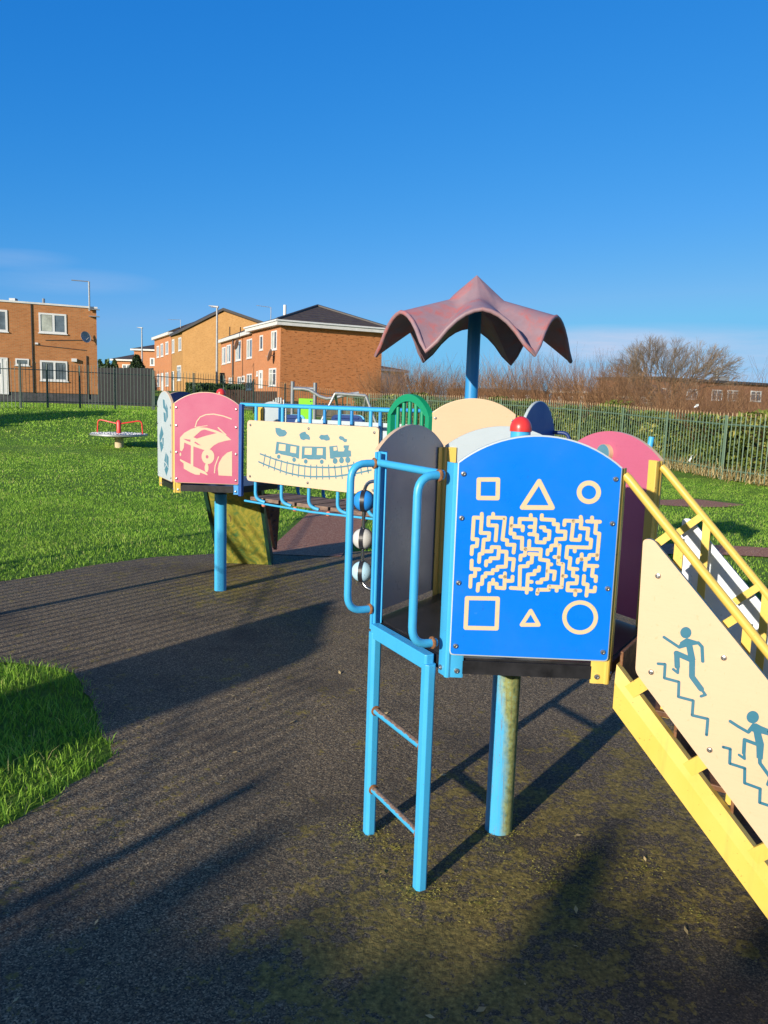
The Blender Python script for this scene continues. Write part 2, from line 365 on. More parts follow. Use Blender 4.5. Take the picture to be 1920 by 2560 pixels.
def thing(name, label, cat, loc=(0, 0, 0), group=None):
    o = bpy.data.objects.new(name, None); COL.objects.link(o); o.location = loc; o.empty_display_size = .2
    return tag(o, label, cat, group)
def struct(o): o['kind'] = 'structure'; return o
def tree_copy(o, parent=None, mp=None):
    c = o.copy(); COL.objects.link(c)
    if parent: c.parent = parent
    for ch in list(o.children): tree_copy(ch, c)
    return c
def np_mesh(name, V, F, mat, tint=None, parent=None, loc=(0, 0, 0)):
    me = bpy.data.meshes.new(name); V = np.asarray(V, np.float32); F = np.asarray(F, np.int32)
    me.vertices.add(len(V)); me.vertices.foreach_set('co', V.ravel())
    k = F.shape[1]; me.loops.add(F.size); me.loops.foreach_set('vertex_index', F.ravel())
    me.polygons.add(len(F)); me.polygons.foreach_set('loop_start', np.arange(0, F.size, k, dtype=np.int32)); me.polygons.foreach_set('loop_total', np.full(len(F), k, np.int32))
    if tint is not None:
        a = me.attributes.new('tint', 'FLOAT', 'POINT'); a.data.foreach_set('value', np.asarray(tint, np.float32))
    me.materials.append(mat); me.update(calc_edges=True); me.validate()
    o = bpy.data.objects.new(name, me); COL.objects.link(o); o.location = loc
    if parent: o.parent = parent
    return o
def arc(cx, cy, rx, ry, a0, a1, n):
    return [(cx+rx*cos(radians(a0+(a1-a0)*i/n)), cy+ry*sin(radians(a0+(a1-a0)*i/n))) for i in range(n+1)]
def rrect(x0, y0, x1, y1, r, n=4):
    return arc(x1-r, y1-r, r, r, 0, 90, n)+arc(x0+r, y1-r, r, r, 90, 180, n)+arc(x0+r, y0+r, r, r, 180, 270, n)+arc(x1-r, y0+r, r, r, 270, 360, n)
def rpoly(P, r, n=4):                # round every corner of a polygon
    out = []; m = len(P)
    for i in range(m):
        a, b, c = Vector(P[i-1]), Vector(P[i]), Vector(P[(i+1) % m]); d1, d2 = (a-b).normalized(), (c-b).normalized()
        k = min(r, (a-b).length*.45, (c-b).length*.45)
        for j in range(n+1):
            t = j/n; q = (b+d1*k)*(1-t)**2+b*2*t*(1-t)+(b+d2*k)*t*t; out.append((q.x, q.y))
    return out
def sstep(a, b, x):
    t = min(1, max(0, (x-a)/(b-a))); return t*t*(3-2*t)
UP = Vector((0, 0, 1))

# ------------------------------------------------------------------ flat artwork inlaid in panels
class Art:
    """strokes and filled shapes on a panel plane; px pairs are measured in a zoomed view of the photo (ox,oy,k)"""
    def __init__(s, fr, ox, oy, k, base=.0008):
        s.fr = fr; s.ox, s.oy, s.k = ox, oy, k; s.base = base; s.mb = MB(); s.i = 0; P, X, Y, N = fr; s.raw = None
    def pt(s, x, y):
        P, X, Y, N = s.fr
        if s.raw: return s.raw(x, y)
        q = onpl((s.ox+x/s.k)/S, (s.oy+y/s.k)/S, P, N)-P; return (q.dot(X), q.dot(Y))
    def lift(s): s.i += 1; return s.base+(s.i % 9)*.00006
    def stroke(s, pts, w, closed=False):    # w in metres
        p = [Vector(s.pt(*q)) for q in pts]
        if closed: p.append(p[0])
        for a, b in zip(p, p[1:]):
            d = (b-a); L = d.length
            if L < 1e-6: continue
            d /= L; n = Vector((-d.y, d.x))*w/2
            s.mb.prism([tuple(a-n), tuple(b-n), tuple(b+n), tuple(a+n)], s.fr, -.001, s.lift())
        for a in p: s.mb.prism(arc(a.x, a.y, w/2, w/2, 0, 330, 11), s.fr, -.001, s.lift())
        return s
    def ring(s, cx, cy, rx, ry, w):
        p = [Vector(s.pt(*q)) for q in arc(cx, cy, rx, ry, 0, 360, 40)][:-1]; c = sum(p, Vector((0, 0)))/len(p)
        i = [q+(c-q).normalized()*w/2 for q in p]; o = [q-(c-q).normalized()*w/2 for q in p]
        P, X, Y, N = s.fr; z = s.lift(); n = len(p); V = [P+X*q.x+Y*q.y+N*h for h in (-.001, z) for L in (i, o) for q in L]
        F = []
        for k in range(n):
            m = (k+1) % n; F += [(2*n+k, 2*n+m, 3*n+m, 3*n+k), (n+k, n+m, 3*n+m, 3*n+k), (k, m, 2*n+m, 2*n+k)]
        s.mb.add(V, F); return s
    def fill(s, outer, holes=(), smooth=0):
        P, X, Y, N = s.fr; z = s.lift(); loops = [[Vector(s.pt(*q)) for q in L] for L in [outer]+list(holes)]
        cu = bpy.data.curves.new('c', 'CURVE'); cu.dimensions = '2D'; cu.fill_mode = 'BOTH'; cu.extrude = .0001
        for L in loops:
            sp = cu.splines.new('POLY'); sp.points.add(len(L)-1)
            for q, a in zip(sp.points, L): q.co = (a.x, a.y, 0, 1)
            sp.use_cyclic_u = True
        o = bpy.data.objects.new('c', cu); COL.objects.link(o); dg = bpy.context.evaluated_depsgraph_get(); me = o.evaluated_get(dg).to_mesh()
        V = [P+X*v.co.x+Y*v.co.y+N*(z if v.co.z > 0 else -.0005) for v in me.vertices]; F = [tuple(f.vertices) for f in me.polygons]
        s.mb.add(V, F); o.evaluated_get(dg).to_mesh_clear(); bpy.data.objects.remove(o); bpy.data.curves.remove(cu); return s
    def disc(s, cx, cy, rx, ry): return s.fill(arc(cx, cy, rx, ry, 0, 345, 23))
    def build(s, name, mat, parent): return s.mb.build(name, mat, parent)

# ------------------------------------------------------------------ play tower kit
APO, HW, ZB, ZS, ZA = .450, .244, .830, 1.429, 1.517
def fdir(th):
    a = radians(th); return Vector((cos(a), sin(a), 0)), Vector((-sin(a), cos(a), 0))
def frame(O, th, d, z=0):
    n, t = fdir(th); return (Vector((O[0], O[1], z))+n*d, t, UP.copy(), n)
def arch_poly(hw, zb, zs, za, n=22, r=.02):
    h = za-zs; R = (hw*hw+h*h)/(2*h); a = math.asin(hw/R); p = rpoly([(-hw, zs), (-hw, zb), (hw, zb), (hw, zs)], .012, 3)[4:12]
    return [(-hw, zs)]+[q for q in p]+[(hw, zs)]+[(R*sin(a-2*a*i/n), za-R+R*cos(a-2*a*i/n)) for i in range(1, n)]
def bolt(fr, x, y, off, r, parent, mat=None, name='bolt'):
    P, X, Y, N = fr; b = MB(); c = P+X*x+Y*y+N*off
    b.lathe(c, [(r, -.002), (r, .002), (r*.8, .0045), (r*.45, .0052), (r*.4, .003), (.0005, .003)], 12, (X, Y, N)); return b.build(name, mat or M['steel'], parent, 40)
def panel(root, O, th, face, edge, name='panel', dz=0, d=APO, hw=HW, zb=ZB, zs=ZS, za=ZA, bolts=True, inside=None, label=None, thick=.016):
    fr = frame(O, th, d); P, X, Y, N = fr
    mb = MB(); poly = arch_poly(hw, zb+dz, zs+dz, za+dz); ch = .002; n = len(poly)
    V = [P+X*x+Y*y+N*z for z in (-thick, 0) for x, y in poly]
    c = Vector((0, (zb+za)/2+dz)); sh = [tuple(c+(Vector(q)-c)*(1-.0035/max(.05, (Vector(q)-c).length)*1.3)) for q in poly]
    mb.add(V, [(i, (i+1) % n, n+(i+1) % n, n+i) for i in range(n)], 1)
    mb.add([P+X*x+Y*y+N*.0015 for x, y in sh], [tuple(range(n))], 0)
    mb.add([P+X*x+Y*y for x, y in poly]+[P+X*x+Y*y+N*.0015 for x, y in sh], [(i, (i+1) % n, n+(i+1) % n, n+i) for i in range(n)], 1)
    mb.add([P+X*x+Y*y-N*thick for x, y in poly], [tuple(range(n-1, -1, -1))], 2)
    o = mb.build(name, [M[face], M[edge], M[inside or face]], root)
    if label: o['label'] = label
    if bolts:
        for x in (-hw+.018, hw-.018):
            for k, zz in enumerate((zb+.03, zb+.23, zb+.43, zs-.035)): bolt(fr, x, zz+dz, .0015, .0085, o)
    return o, (P+N*.0015, X, Y, N)
def corner(root, O, th, mat, dz=0, zt=ZS-.005, z0=.752, leg=.052, cir=.512):
    """bent steel corner plate at the hexagon vertex in direction th"""
    v, t = fdir(th); V = Vector((O[0], O[1], 0))+v*cir; a = fdir(th-30); b = fdir(th+30)  # normals of neighbouring faces
    la = -fdir(th-30)[1]; lb = fdir(th+30)[1]; th_ = .006; out = []
    mb = MB()
    for L, (nrm, _) in ((la, a), (lb, b)):
        for z_0, z_1, w in ((z0+dz, zt+dz, leg),):
            s0 = V-v*.012; p = [s0+L*.0, s0+L*(w-.006), s0+L*w-nrm*.004, s0+L*w-nrm*th_, s0-v*.004]
            c = leg*.35
            P8 = [q+UP*(z_0+(c if i in (1, 2, 3) and False else 0)) for i, q in enumerate(p)]+[q+UP*z_1 for q in p]; n = len(p)
            mb.add(P8, [tuple(range(n-1, -1, -1)), tuple(range(n, 2*n))]+[(i, (i+1) % n, n+(i+1) % n, n+i) for i in range(n)])
    # rolled nose of the bend
    mb.tube([V-v*.018+UP*(z0+dz), V-v*.018+UP*(zt+dz)], .0105, 10)
    o = mb.build('corner_plate', mat, root, 35)
    for L, (nrm, _) in ((la, a), (lb, b)):
        for zz in (z0+.022, ):
            c = V-v*.012+L*(leg*.62)+UP*(zz+dz); bolt((c, L, UP, nrm), 0, 0, .0005, .009, o)
    return o
def hexpoly(O, R, th0): return [(O[0]+R*cos(radians(th0+60*k)), O[1]+R*sin(radians(th0+60*k))) for k in range(6)]
FRZ = (Vector((0, 0, 0)), Vector((1, 0, 0)), Vector((0, 1, 0)), UP)
def deck(root, O, th, dz):
    mb = MB(); mb.prism(hexpoly(O, .497, th+30), FRZ, .764+dz, .806+dz); o = bevel(mb.build('deck', M['black'], root), .004)
    mb = MB(); mb.prism(hexpoly(O, .482, th+30), FRZ, .806+dz, .812+dz); mb.build('deck_mat', M['tread'] if False else M['black'], o)
    mb = MB(); mb.lathe((O[0], O[1], .70+dz), [(.05, 0), (.12, .03), (.14, .064)], 16); mb.build('collar', M['black'], root, 40)
    return o
def dome(root, O, z, r=.037, post='sky_paint'):
    mb = MB(); mb.lathe((O[0], O[1], z), [(r*.96, -.72), (r*.96, 0)], 20); p = mb.build('upper_post', M[post], root, 40)
    mb = MB(); mb.lathe((O[0], O[1], z), [(r*1.04, -.004)]+[(r*1.04*cos(a), .006+r*1.15*sin(a)) for a in np.linspace(0, pi/2*.97, 9)], 24); d = mb.build('dome_cap', M['red'], p, 60)
    return p

# ==================================================================== near tower (maze)
O1 = (.474, 2.783); TH = -91.7
T1 = thing('play_tower', 'hexagonal play tower on one blue post, with blue maze panel and blue ladder in front', 'play tower', (O1[0], O1[1], 0))
mb = MB(); mb.lathe((O1[0], O1[1], -.02), [(.051, 0), (.051, .74)], 28); mb.build('post', M['mossy'], T1, 40)
dome(T1, O1, 1.516)
deck(T1, O1, TH, 0)
for k, m in ((-30, 'sky_paint'), (30, 'yellow'), (90, 'yellow'), (150, 'yellow'), (210, 'yellow'), (270, 'sky_paint')): corner(T1, O1, TH+k, M[m])
mz, frm = panel(T1, O1, TH, 'maze_blue', 'white', 'maze_panel')
# --- maze strokes
w = .0115
A = Art(frm, 1100, 1040, 3.252)
MAZE = '''340,795 340,828 275,825 264,1000 305,1003 299,1058 261,1060 257,1122|340,828 331,950 400,952 396,1004 356,1005 346,1118 322,1122 317,1186
432,795 432,825|528,828 395,825 393,888 462,890 452,1012|528,828 508,1003 546,1010 545,1046 606,1047 598,1110|346,1100 420,1100 421,1065 480,1067 478,1100 541,1103 535,1224 468,1226 466,1252 430,1252 428,1278 371,1278 369,1305 346,1305 341,1365 311,1366 306,1420
478,1100 473,1156 411,1156 409,1181 376,1181 374,1214|537,1160 601,1164 591,1254|258,1175 255,1243 320,1246|288,1245 284,1300 250,1300 246,1388
432,1330 430,1361|398,1424 402,1360 462,1364 460,1395 523,1400 528,1278|490,1305 528,1306|526,1340 588,1340 590,1306
583,830 573,955 606,957 603,986 668,990 665,1080 820,1084 813,1166 881,1176 870,1324 825,1330 822,1353 791,1353|581,893 674,898 672,930|879,1205 905,1206|874,1260 934,1265 926,1328
646,892 648,836 776,840 766,965 790,968 785,1025 850,1028 852,1000 885,1000 890,936 850,930 848,905 820,905|738,805 738,838|728,900 770,901|726,960 766,962
828,806 826,840 926,845 924,880 959,880 955,938 1020,940 1016,999 945,1000 941,1050 905,1055 901,1090 876,1091 873,1124|941,1050 972,1053 960,1200 1000,1205 988,1391 886,1385 884,1412 796,1412 790,1444|930,1146 965,1148|1000,1300 1024,1302|950,1390 948,1420
726,1015 723,1078|695,1082 690,1131 656,1135 653,1170|725,1120 790,1124|750,1122 745,1190 715,1194 712,1220 651,1222 646,1400|806,1228 803,1256 770,1259 768,1285 715,1288 705,1436|575,1397 742,1408|712,1345 745,1348
1010,886 1014,850 1150,855 1144,820|1085,853 1068,1005 1134,1008 1138,972|1150,855 1141,911 1205,916 1196,1000 1229,1006 1222,1070 1035,1064 1026,1150 1060,1156 1050,1240 1116,1245|1096,1070 1095,1100|1085,1243 1080,1300 1116,1305 1110,1360 1040,1360 1036,1416 1140,1420|1100,1420 1098,1455
1236,825 1235,860|1195,856 1300,860|1270,860 1262,950 1295,956 1276,1162|1275,1130 1216,1130 1210,1160 1121,1166 1118,1190|1152,1124 1150,1164|1186,1164 1175,1250|1185,1216 1278,1220|1245,1220 1236,1300 1268,1305 1265,1342|1171,1300 1166,1365 1200,1370 1190,1460|1195,1421 1256,1425 1260,1392'''
for seg in MAZE.replace('\n', '|').split('|'):
    A.stroke([tuple(map(float, q.split(','))) for q in seg.split()], w)
A.build('maze_line', M['line_cream'], mz)
A = Art(frm, 1100, 1040, 3.252)
A.stroke([(315, 516), (472, 516), (468, 668), (312, 666)], .013, True); A.build('square_outline', M['line_cream'], mz)
A = Art(frm, 1100, 1040, 3.252); A.stroke([(806, 530), (914, 745), (668, 743)], .014, True); A.build('triangle_outline', M['line_cream'], mz)
A = Art(frm, 1100, 1040, 3.252); A.ring(1210, 620, 79, 76, .0145); A.build('ring_outline', M['line_cream'], mz)
A = Art(frm, 1100, 1040, 3.252); A.stroke([(219, 1480), (470, 1484), (460, 1727), (208, 1721)], .013, True); A.build('square_outline', M['line_cream'], mz)
A = Art(frm, 1100, 1040, 3.252); A.stroke([(738, 1583), (802, 1697), (664, 1697)], .012, True); A.build('triangle_outline', M['line_cream'], mz)
A = Art(frm, 1100, 1040, 3.252); A.ring(1139, 1637, 128, 122, .013); A.build('ring_outline', M['line_cream'], mz)
panel(T1, O1, TH-120, 'cream', 'cream', 'side_panel', inside='grey', hw=.25, label='cream panel with inner face coloured grey for its shade')
panel(T1, O1, TH+180, 'white', 'cream', 'side_panel', label='pale grey arched panel')
pk, frp = panel(T1, O1, TH+120, 'pink', 'cream', 'side_panel', label='pink arched panel')
P, X, Y, N = frame(O1, TH+120, APO-.016)
kn = onpl((1340+920/5.184)/S, (980+790/5.184)/S, P, N)
mb = MB(); mb.lathe(kn, [(.0335, 0), (.0335, -.022)], 28, (X, Y, N)); k1 = mb.build('knob', M['cream'], pk, 40)
mb = MB(); mb.lathe(kn-N*.022, [(.033, 0), (.031, -.003), (.0008, -.003)], 28, (X, Y, N)); mb.lathe(kn-N*.025, [(.007, 0), (.006, -.004), (.001, -.005)], 8, (X, Y, N)); mb.build('knob_face', M['teal_pale'], pk, 40)
P = frame(O1, TH+120, APO)[0]
mb = MB(); mb.tube([P+X*.04*-1+UP*1.36+N*.0, P-X*.04+UP*1.37+N*.09, P-X*.05+UP*1.43+N*.13, P-X*.055+UP*1.50+N*.135], .011, 10); mb.build('grip', M['sky_paint'], T1, 40)
# --- ladder on the front left face
n_, t_ = fdir(TH-60); F0 = Vector((O1[0], O1[1], 0))+n_*.458
lad = MB(); Lx = (t_, n_, UP)
lroot = MB(); lroot.cbox(F0+UP*.785, (.385, .036, .05), .006, (n_, UP, t_) if False else (t_, n_, UP)); ladder = bevel(lroot.build('ladder', M['sky_paint'], T1), .003)
for s in (-1, 1):
    b = MB(); b.cbox(F0+t_*.185*s+UP*.38, (.042, .040, .80), .009, Lx); bevel(b.build('ladder_rail', M['sky_paint'], ladder), .002)
for z in (.187, .49):
    b = MB(); b.tube([F0-t_*.165+UP*z, F0+t_*.165+UP*z], .0125, 12); rg = b.build('rung', M['rung'], ladder, 40)
    for s in (-1, 1): b = MB(); b.lathe(F0+t_*.1635*s+UP*z, [(.013, -.004), (.0185, 0), (.019, .003), (.013, .006)], 12, (n_, UP, t_)); b.build('weld', M['rustmetal'], rg, 40)
b = MB(); b.box(F0-t_*.204+UP*(.79+.63/2), (.03, .008, .64), Lx); b.box(F0-t_*.204+n_*.008+UP*(.79+.63/2), (.012, .008, .64), Lx); bevel(b.build('upright', M['sky_paint'], T1), .002)
def bend(pts, r, n=6):
    out = [Vector(pts[0])]
    for i in range(1, len(pts)-1):
        a, b_, c = (Vector(q) for q in pts[i-1:i+2]); d1, d2 = (a-b_).normalized(), (c-b_).normalized()
        for j in range(n+1):
            t = j/n; out.append((b_+d1*r)*(1-t)**2+b_*2*t*(1-t)+(b_+d2*r)*t*t)
    return out+[Vector(pts[-1])]
F1 = F0-n_*.0
b = MB(); b.tube([F1-t_*.2+UP*1.388, F1+t_*.215+UP*1.388], .013, 14); b.build('top_bar', M['sky_paint'], T1, 40)
for s, nm in ((-1, 'handle'), (1, 'handle')):
    q = F1+t_*(.207 if s < 0 else .222)*s; out = n_*(.104 if s < 0 else .088)
    b = MB(); b.tube(bend([q+UP*1.385, q+out+UP*1.385, q+out+UP*.86, q+UP*.86], .06), .0132, 14); hd = b.build(nm, M['sky_paint'], T1, 40)
    for zz in (.86, 1.385): b = MB(); b.lathe(q+n_*.012+UP*zz, [(.0135, -.006), (.020, 0), (.0195, .004), (.0135, .007)], 14, (t_, UP, n_)); b.build('weld', M['rustmetal'], hd, 40)
# --- bead toy on the outer side of the grey panel
P, X, Y, N = frame(O1, TH-120, APO)
b = MB(); xr = .20
base = P+X*xr
b.tube(bend([base+UP*1.31, base+N*.072+UP*1.31, base+N*.072+UP*.90, base+UP*.90], .05), .0065, 10); toy = b.build('bead_rail', M['steelrod'], T1, 40)
for z, m in ((1.233, 'bluebead'), (1.09, 'white_rubber'), (.965, 'palebead')):
    c = base+N*.072+UP*z; R = .04; b = MB(); ax = (t_, n_, UP)
    prof = [(R*sin(a), -R*cos(a)) for a in np.linspace(.16, pi-.16, 13)]
    b.lathe(c, prof, 28, (N, UP.cross(N) if False else X, UP)); bd = b.build('bead', M[m], toy, 60)
    b = MB()
    for ang in (20, 110):
        d = N*cos(radians(ang))+X*sin(radians(ang)); e = UP.cross(d)
        b.add([c+(d*sin(a)*s+UP*cos(a))*R*1.012+e*h for a in np.linspace(0, pi, 25) for s in (1,) for h in (-.008, .008)], [(2*i, 2*i+1, 2*i+3, 2*i+2) for i in range(24)])
        b.add([c+(-d*sin(a)+UP*cos(a))*R*1.012+e*h for a in np.linspace(0, pi, 25) for h in (-.008, .008)], [(2*i, 2*i+1, 2*i+3, 2*i+2) for i in range(24)])
    b.build('bead_band', M['black_rubber'], toy)

# ==================================================================== staircase of the near tower
ns, ts = fdir(TH+60); B0 = Vector((O1[0], O1[1], 0))+ns*APO
ST = thing('play_staircase', 'steep yellow staircase with cream and grey side panels climbing to the maze tower', 'staircase', (B0.x+ns.x*.4, B0.y+ns.y*.4, 0))
def sp(r, z, off): return B0+ns*r+ts*off+UP*z
SL = 1.072
for sgn, off in ((-1, -.27), (1, .27)):
    b = MB()
    for (za, oa), (zb_, ob) in (((.70, off), (.783, off)), ((.783, off+.0015*sgn), (.838, off-.008*sgn))):
        r0, r1 = .012, .76
        P4 = [sp(r0, za-SL*r0, oa), sp(r1, za-SL*r1, oa), sp(r1, zb_-SL*r1, ob), sp(r0, zb_-SL*r0, ob)]
        q = [p-ts*sgn*.03 for p in P4]
        b.hexa([P4[0], P4[1], q[1], q[0], P4[3], P4[2], q[2], q[3]])
    o = b.build('stringer', M['yellow'], ST)
    for r in (.09, .275, .47, .66):
        b = MB(); c = sp(r, .875-SL*r, off-.008*sgn); b.box(c, (.042, .012, .09), ((ns*.68-UP*.73).normalized(), ts, (ns*.73+UP*.68).normalized())); b.build('bracket', M['yellow'], ST)
for i in range(4):
    r = .10+.175*i; z = .69-.187*i
    b = MB(); b.box(sp(r, z, 0), (.15, .475, .018), (ns, ts, UP)); b.box(sp(r-.081, z+.085, 0), (.010, .475, .17), (ns, ts, UP)); bevel(b.build('tread', M['tread'], ST), .003)
cp = [(.072, .825), (.063, 1.10), (.063, 1.215), (.098, 1.226), (.66, .627), (.66, .26), (.60, .252), (.09, .80)]
cp = [(.074, .822), (.066, 1.225), (.094, 1.228), (.66, .632), (.668, .30), (.625, .228), (.092, .80)]
for sgn, m, lb in ((-1, 'cream', 'cream panel printed with running figures'), (1, 'stairgrey', 'plain pale grey panel')):
    fr = (sp(0, 0, -.27*1 if sgn < 0 else .27), ns, UP.copy(), ts*sgn)
    b = MB(); b.prism(rpoly(cp, .028, 5), fr, 0, .014, 0, 1); o = b.build('side_panel', [M[m], M['teal'] if sgn < 0 else M['galvdark']], ST); o['label'] = lb
    bevel(o, .0015, 1)
    fo = (fr[0]+fr[3]*.014, fr[1], fr[2], fr[3])
    for r, z in ((.117, 1.122), (.314, .914), (.12, .83), (.30, .635), (.5, .72), (.5, .43)): bolt(fo, r, z, 0, .0085, o)
    if sgn < 0:
        cream_fr, cream_o = fo, o
Z5 = dict(ox=1480, oy=1600, k=3.0727)
def z3(x, y): return (61.45+.8888*x, -1659.3+.8888*y)
def conv(P): return [z3(*q) for q in P]
wk = .0095
A = Art(cream_fr, **Z5)
A.disc(*z3(742, 1803), 43, 44)
A.fill(conv([(692, 1885), (728, 1862), (752, 1850), (790, 1862), (850, 1880), (872, 1902), (800, 1912), (826, 2040), (772, 2062), (746, 1926), (690, 1942)]))
A.stroke(conv([(553, 1842), (685, 1930), (712, 1890)]), .0085); A.stroke(conv([(850, 1890), (882, 1925), (888, 2050)]), .0095)
A.stroke(conv([(662, 1982), (795, 2040)]), .0165); A.stroke(conv([(664, 1985), (668, 2095)]), .0155); A.stroke(conv([(676, 2095), (672, 2150), (634, 2120)]), .008)
A.stroke([(770, 160), (768, 280), (838, 375)], .0165); A.stroke([(838, 375), (872, 420), (838, 432)], .008)
A.build('running_figure', M['teal'], cream_o)
A = Art(cream_fr, **Z5); A.stroke([(508, 182), (562, 186), (556, 292), (668, 322), (664, 436), (778, 466), (770, 578), (890, 606), (880, 728)], .0085); A.build('stair_line', M['teal'], cream_o)
A = Art(cream_fr, **Z5); A.disc(1235, 592, 48, 48)
A.fill([(1195, 688), (1232, 640), (1262, 640), (1300, 660), (1372, 690), (1362, 735), (1300, 718), (1322, 800), (1312, 918), (1264, 905), (1262, 820), (1240, 705)])
A.stroke([(1062, 624), (1120, 662), (1200, 708), (1240, 668)], .009); A.stroke([(1360, 705), (1372, 760)], .009); A.stroke([(1285, 808), (1172, 765), (1166, 868)], .010); A.stroke([(1168, 862), (1172, 912), (1130, 882)], .0075)
A.stroke([(1288, 890), (1290, 945), (1372, 1058), (1352, 1110)], .010); A.build('running_figure', M['teal'], cream_o)
A = Art(cream_fr, **Z5); A.stroke([(1008, 822), (1062, 836), (1058, 948), (1174, 985), (1172, 1098), (1292, 1142), (1288, 1248), (1408, 1288), (1402, 1400), (1520, 1440)], .0085); A.build('stair_line', M['teal'], cream_o)
for off in (-.24, .24):
    b = MB(); b.tube([sp(-.012, 1.405, off), sp(.0, 1.395, off), sp(.66, 1.395-.66*1.085, off), sp(.70, .64, off), sp(.70, .5, off)], .0135, 14); hr = b.build('handrail', M['yellow'], ST, 40)
    for r in (.137, .337, .55):
        b = MB(); a = sp(r, 1.395-r*1.085, off); d = (-ns*.735-UP*.68); b.box(a+d*.048+ts*(.006 if off < 0 else -.006), (.024, .014, .1), ((ns*.68-UP*.735).normalized(), ts, d)); b.build('rail_bracket', M['yellow'], ST)
    for r in (.155, .36):
        b = MB(); z0 = .84-SL*r; z1 = 1.395-r*1.085; b.box(sp(r, (z0+z1)/2, off+(.028 if off < 0 else -.004)), (.026, .012, z1-z0), (ns, ts, UP)); b.build('rail_post', M['yellow'], ST)

# ==================================================================== far left tower (pink car)
O2 = (-1.339, 6.346); D2 = .112
T2 = thing('play_tower', 'hexagonal play tower on one blue post, with pink panel showing an old car', 'play tower', (O2[0], O2[1], -.03))
mb = MB(); mb.lathe((O2[0], O2[1], -.05), [(.049, 0), (.049, .80+D2)], 28); mb.build('post', M['sky_paint'], T2, 40)
dome(T2, O2, 1.615, .036); deck(T2, O2, TH, D2)
for k, m in ((-30, 'yellow'), (30, 'deep_paint'), (90, 'deep_paint'), (150, 'yellow'), (210, 'yellow'), (270, 'yellow')): corner(T2, O2, TH+k, M[m], D2, leg=.048)
b = MB(); nv, tv = fdir(TH+30); b.box(Vector((O2[0], O2[1], (.752+1.43)/2+D2))+nv*.53, (.028, .03, .69), (fdir(TH+60)[1], fdir(TH+60)[0], UP)); bevel(b.build('upright', M['upright_blue'], T2), .003)
pc, fr2 = panel(T2, O2, TH, 'pink', 'cream', 'car_panel', D2)
Z = dict(ox=380, oy=940, k=4.1475)
A = Art(fr2, **Z)
A.fill([(290, 640), (335, 590), (410, 548), (480, 530), (570, 537), (660, 563), (730, 592), (775, 622), (822, 662), (760, 672), (690, 692), (640, 720), (600, 758), (560, 775), (535, 765), (430, 730), (428, 935), (550, 990), (575, 1018), (575, 1030), (500, 1000), (495, 1025), (450, 1022), (400, 1000), (330, 960), (328, 905), (290, 877), (292, 860), (330, 880), (402, 915), (404, 720), (335, 690), (330, 745), (310, 780), (290, 770)],
       [[(430, 635), (510, 565), (545, 555), (600, 570), (672, 592), (560, 620), (465, 650)], [(325, 650), (400, 660), (398, 685), (350, 667)], [(437, 690), (450, 680), (510, 722), (470, 712)]])
A.fill(arc(580, 835, 66, 78, 0, 345, 23), [arc(572, 838, 15, 19, 0, 330, 11)]); A.disc(566, 952, 20, 46); A.disc(295, 812, 9, 18)
A.fill([(690, 1030), (683, 960), (695, 900), (730, 840), (780, 795), (830, 778), (830, 1038)])
A.stroke([(448, 528), (465, 470), (500, 425), (560, 400), (640, 395), (740, 415), (822, 445)], .008); A.stroke([(687, 537), (765, 610)], .010); A.stroke([(648, 1003), (655, 930), (690, 838)], .008); A.stroke([(455, 530), (573, 515)], .005)
A.build('car_picture', M['cream_pale'], pc)
pw, frw = panel(T2, O2, TH-60, 'white', 'cream', 'block_panel', D2, label='pale panel printed with letter blocks')
A = Art(frw, **Z)
for poly in ([(113, 240), (130, 250), (135, 300), (150, 340), (148, 380), (132, 345), (118, 330)], [(120, 375), (140, 385), (146, 480), (126, 470)], [(143, 280), (163, 330), (166, 420), (150, 470), (147, 385), (152, 345)],
             [(100, 520), (120, 600), (105, 640), (82, 690), (78, 620)], [(80, 690), (100, 680), (118, 740), (95, 790)], [(108, 645), (122, 640), (120, 720), (112, 735)],
             [(128, 880), (145, 790), (148, 900)], [(150, 800), (172, 840), (172, 950), (152, 905)], [(150, 925), (172, 960), (150, 1035), (130, 970)], [(126, 895), (145, 915), (130, 950)]): A.fill(poly)
A.build('letter_block', M['teal_pale'], pw)
panel(T2, O2, TH-120, 'navy', 'cream', 'side_panel', D2, inside='navy', label='dark blue panel')
panel(T2, O2, TH+120, 'white', 'cream', 'side_panel', D2, za=1.46)
# slide going down behind the tower
nsl, tsl = fdir(TH+180); sb = Vector((O2[0]-.02, O2[1], 0))+nsl*.47; zt = .86; run = .62
slope = (nsl*run-UP*zt).normalized(); nrm = slope.cross(tsl).normalized()
if nrm.z < 0: nrm = -nrm
slide = MB(); Ls = hypot(run, zt); cen = sb+nsl*run/2+UP*zt/2
slide.box(cen, (.46, Ls, .03), (tsl, slope, nrm)); SLD = bevel(slide.build('slide', M['slide'], T2), .004)
b = MB()
for s in (-1, 1): b.box(cen+tsl*.245*s+nrm*.03, (.032, Ls+.02, .11), (tsl, slope, nrm))
b.tube([cen+slope*(Ls/2-.01)-tsl*.23-nrm*.02, cen+slope*(Ls/2-.01)+tsl*.23-nrm*.02], .012, 8)
b.build('slide_side', M['slide_edge'], SLD)
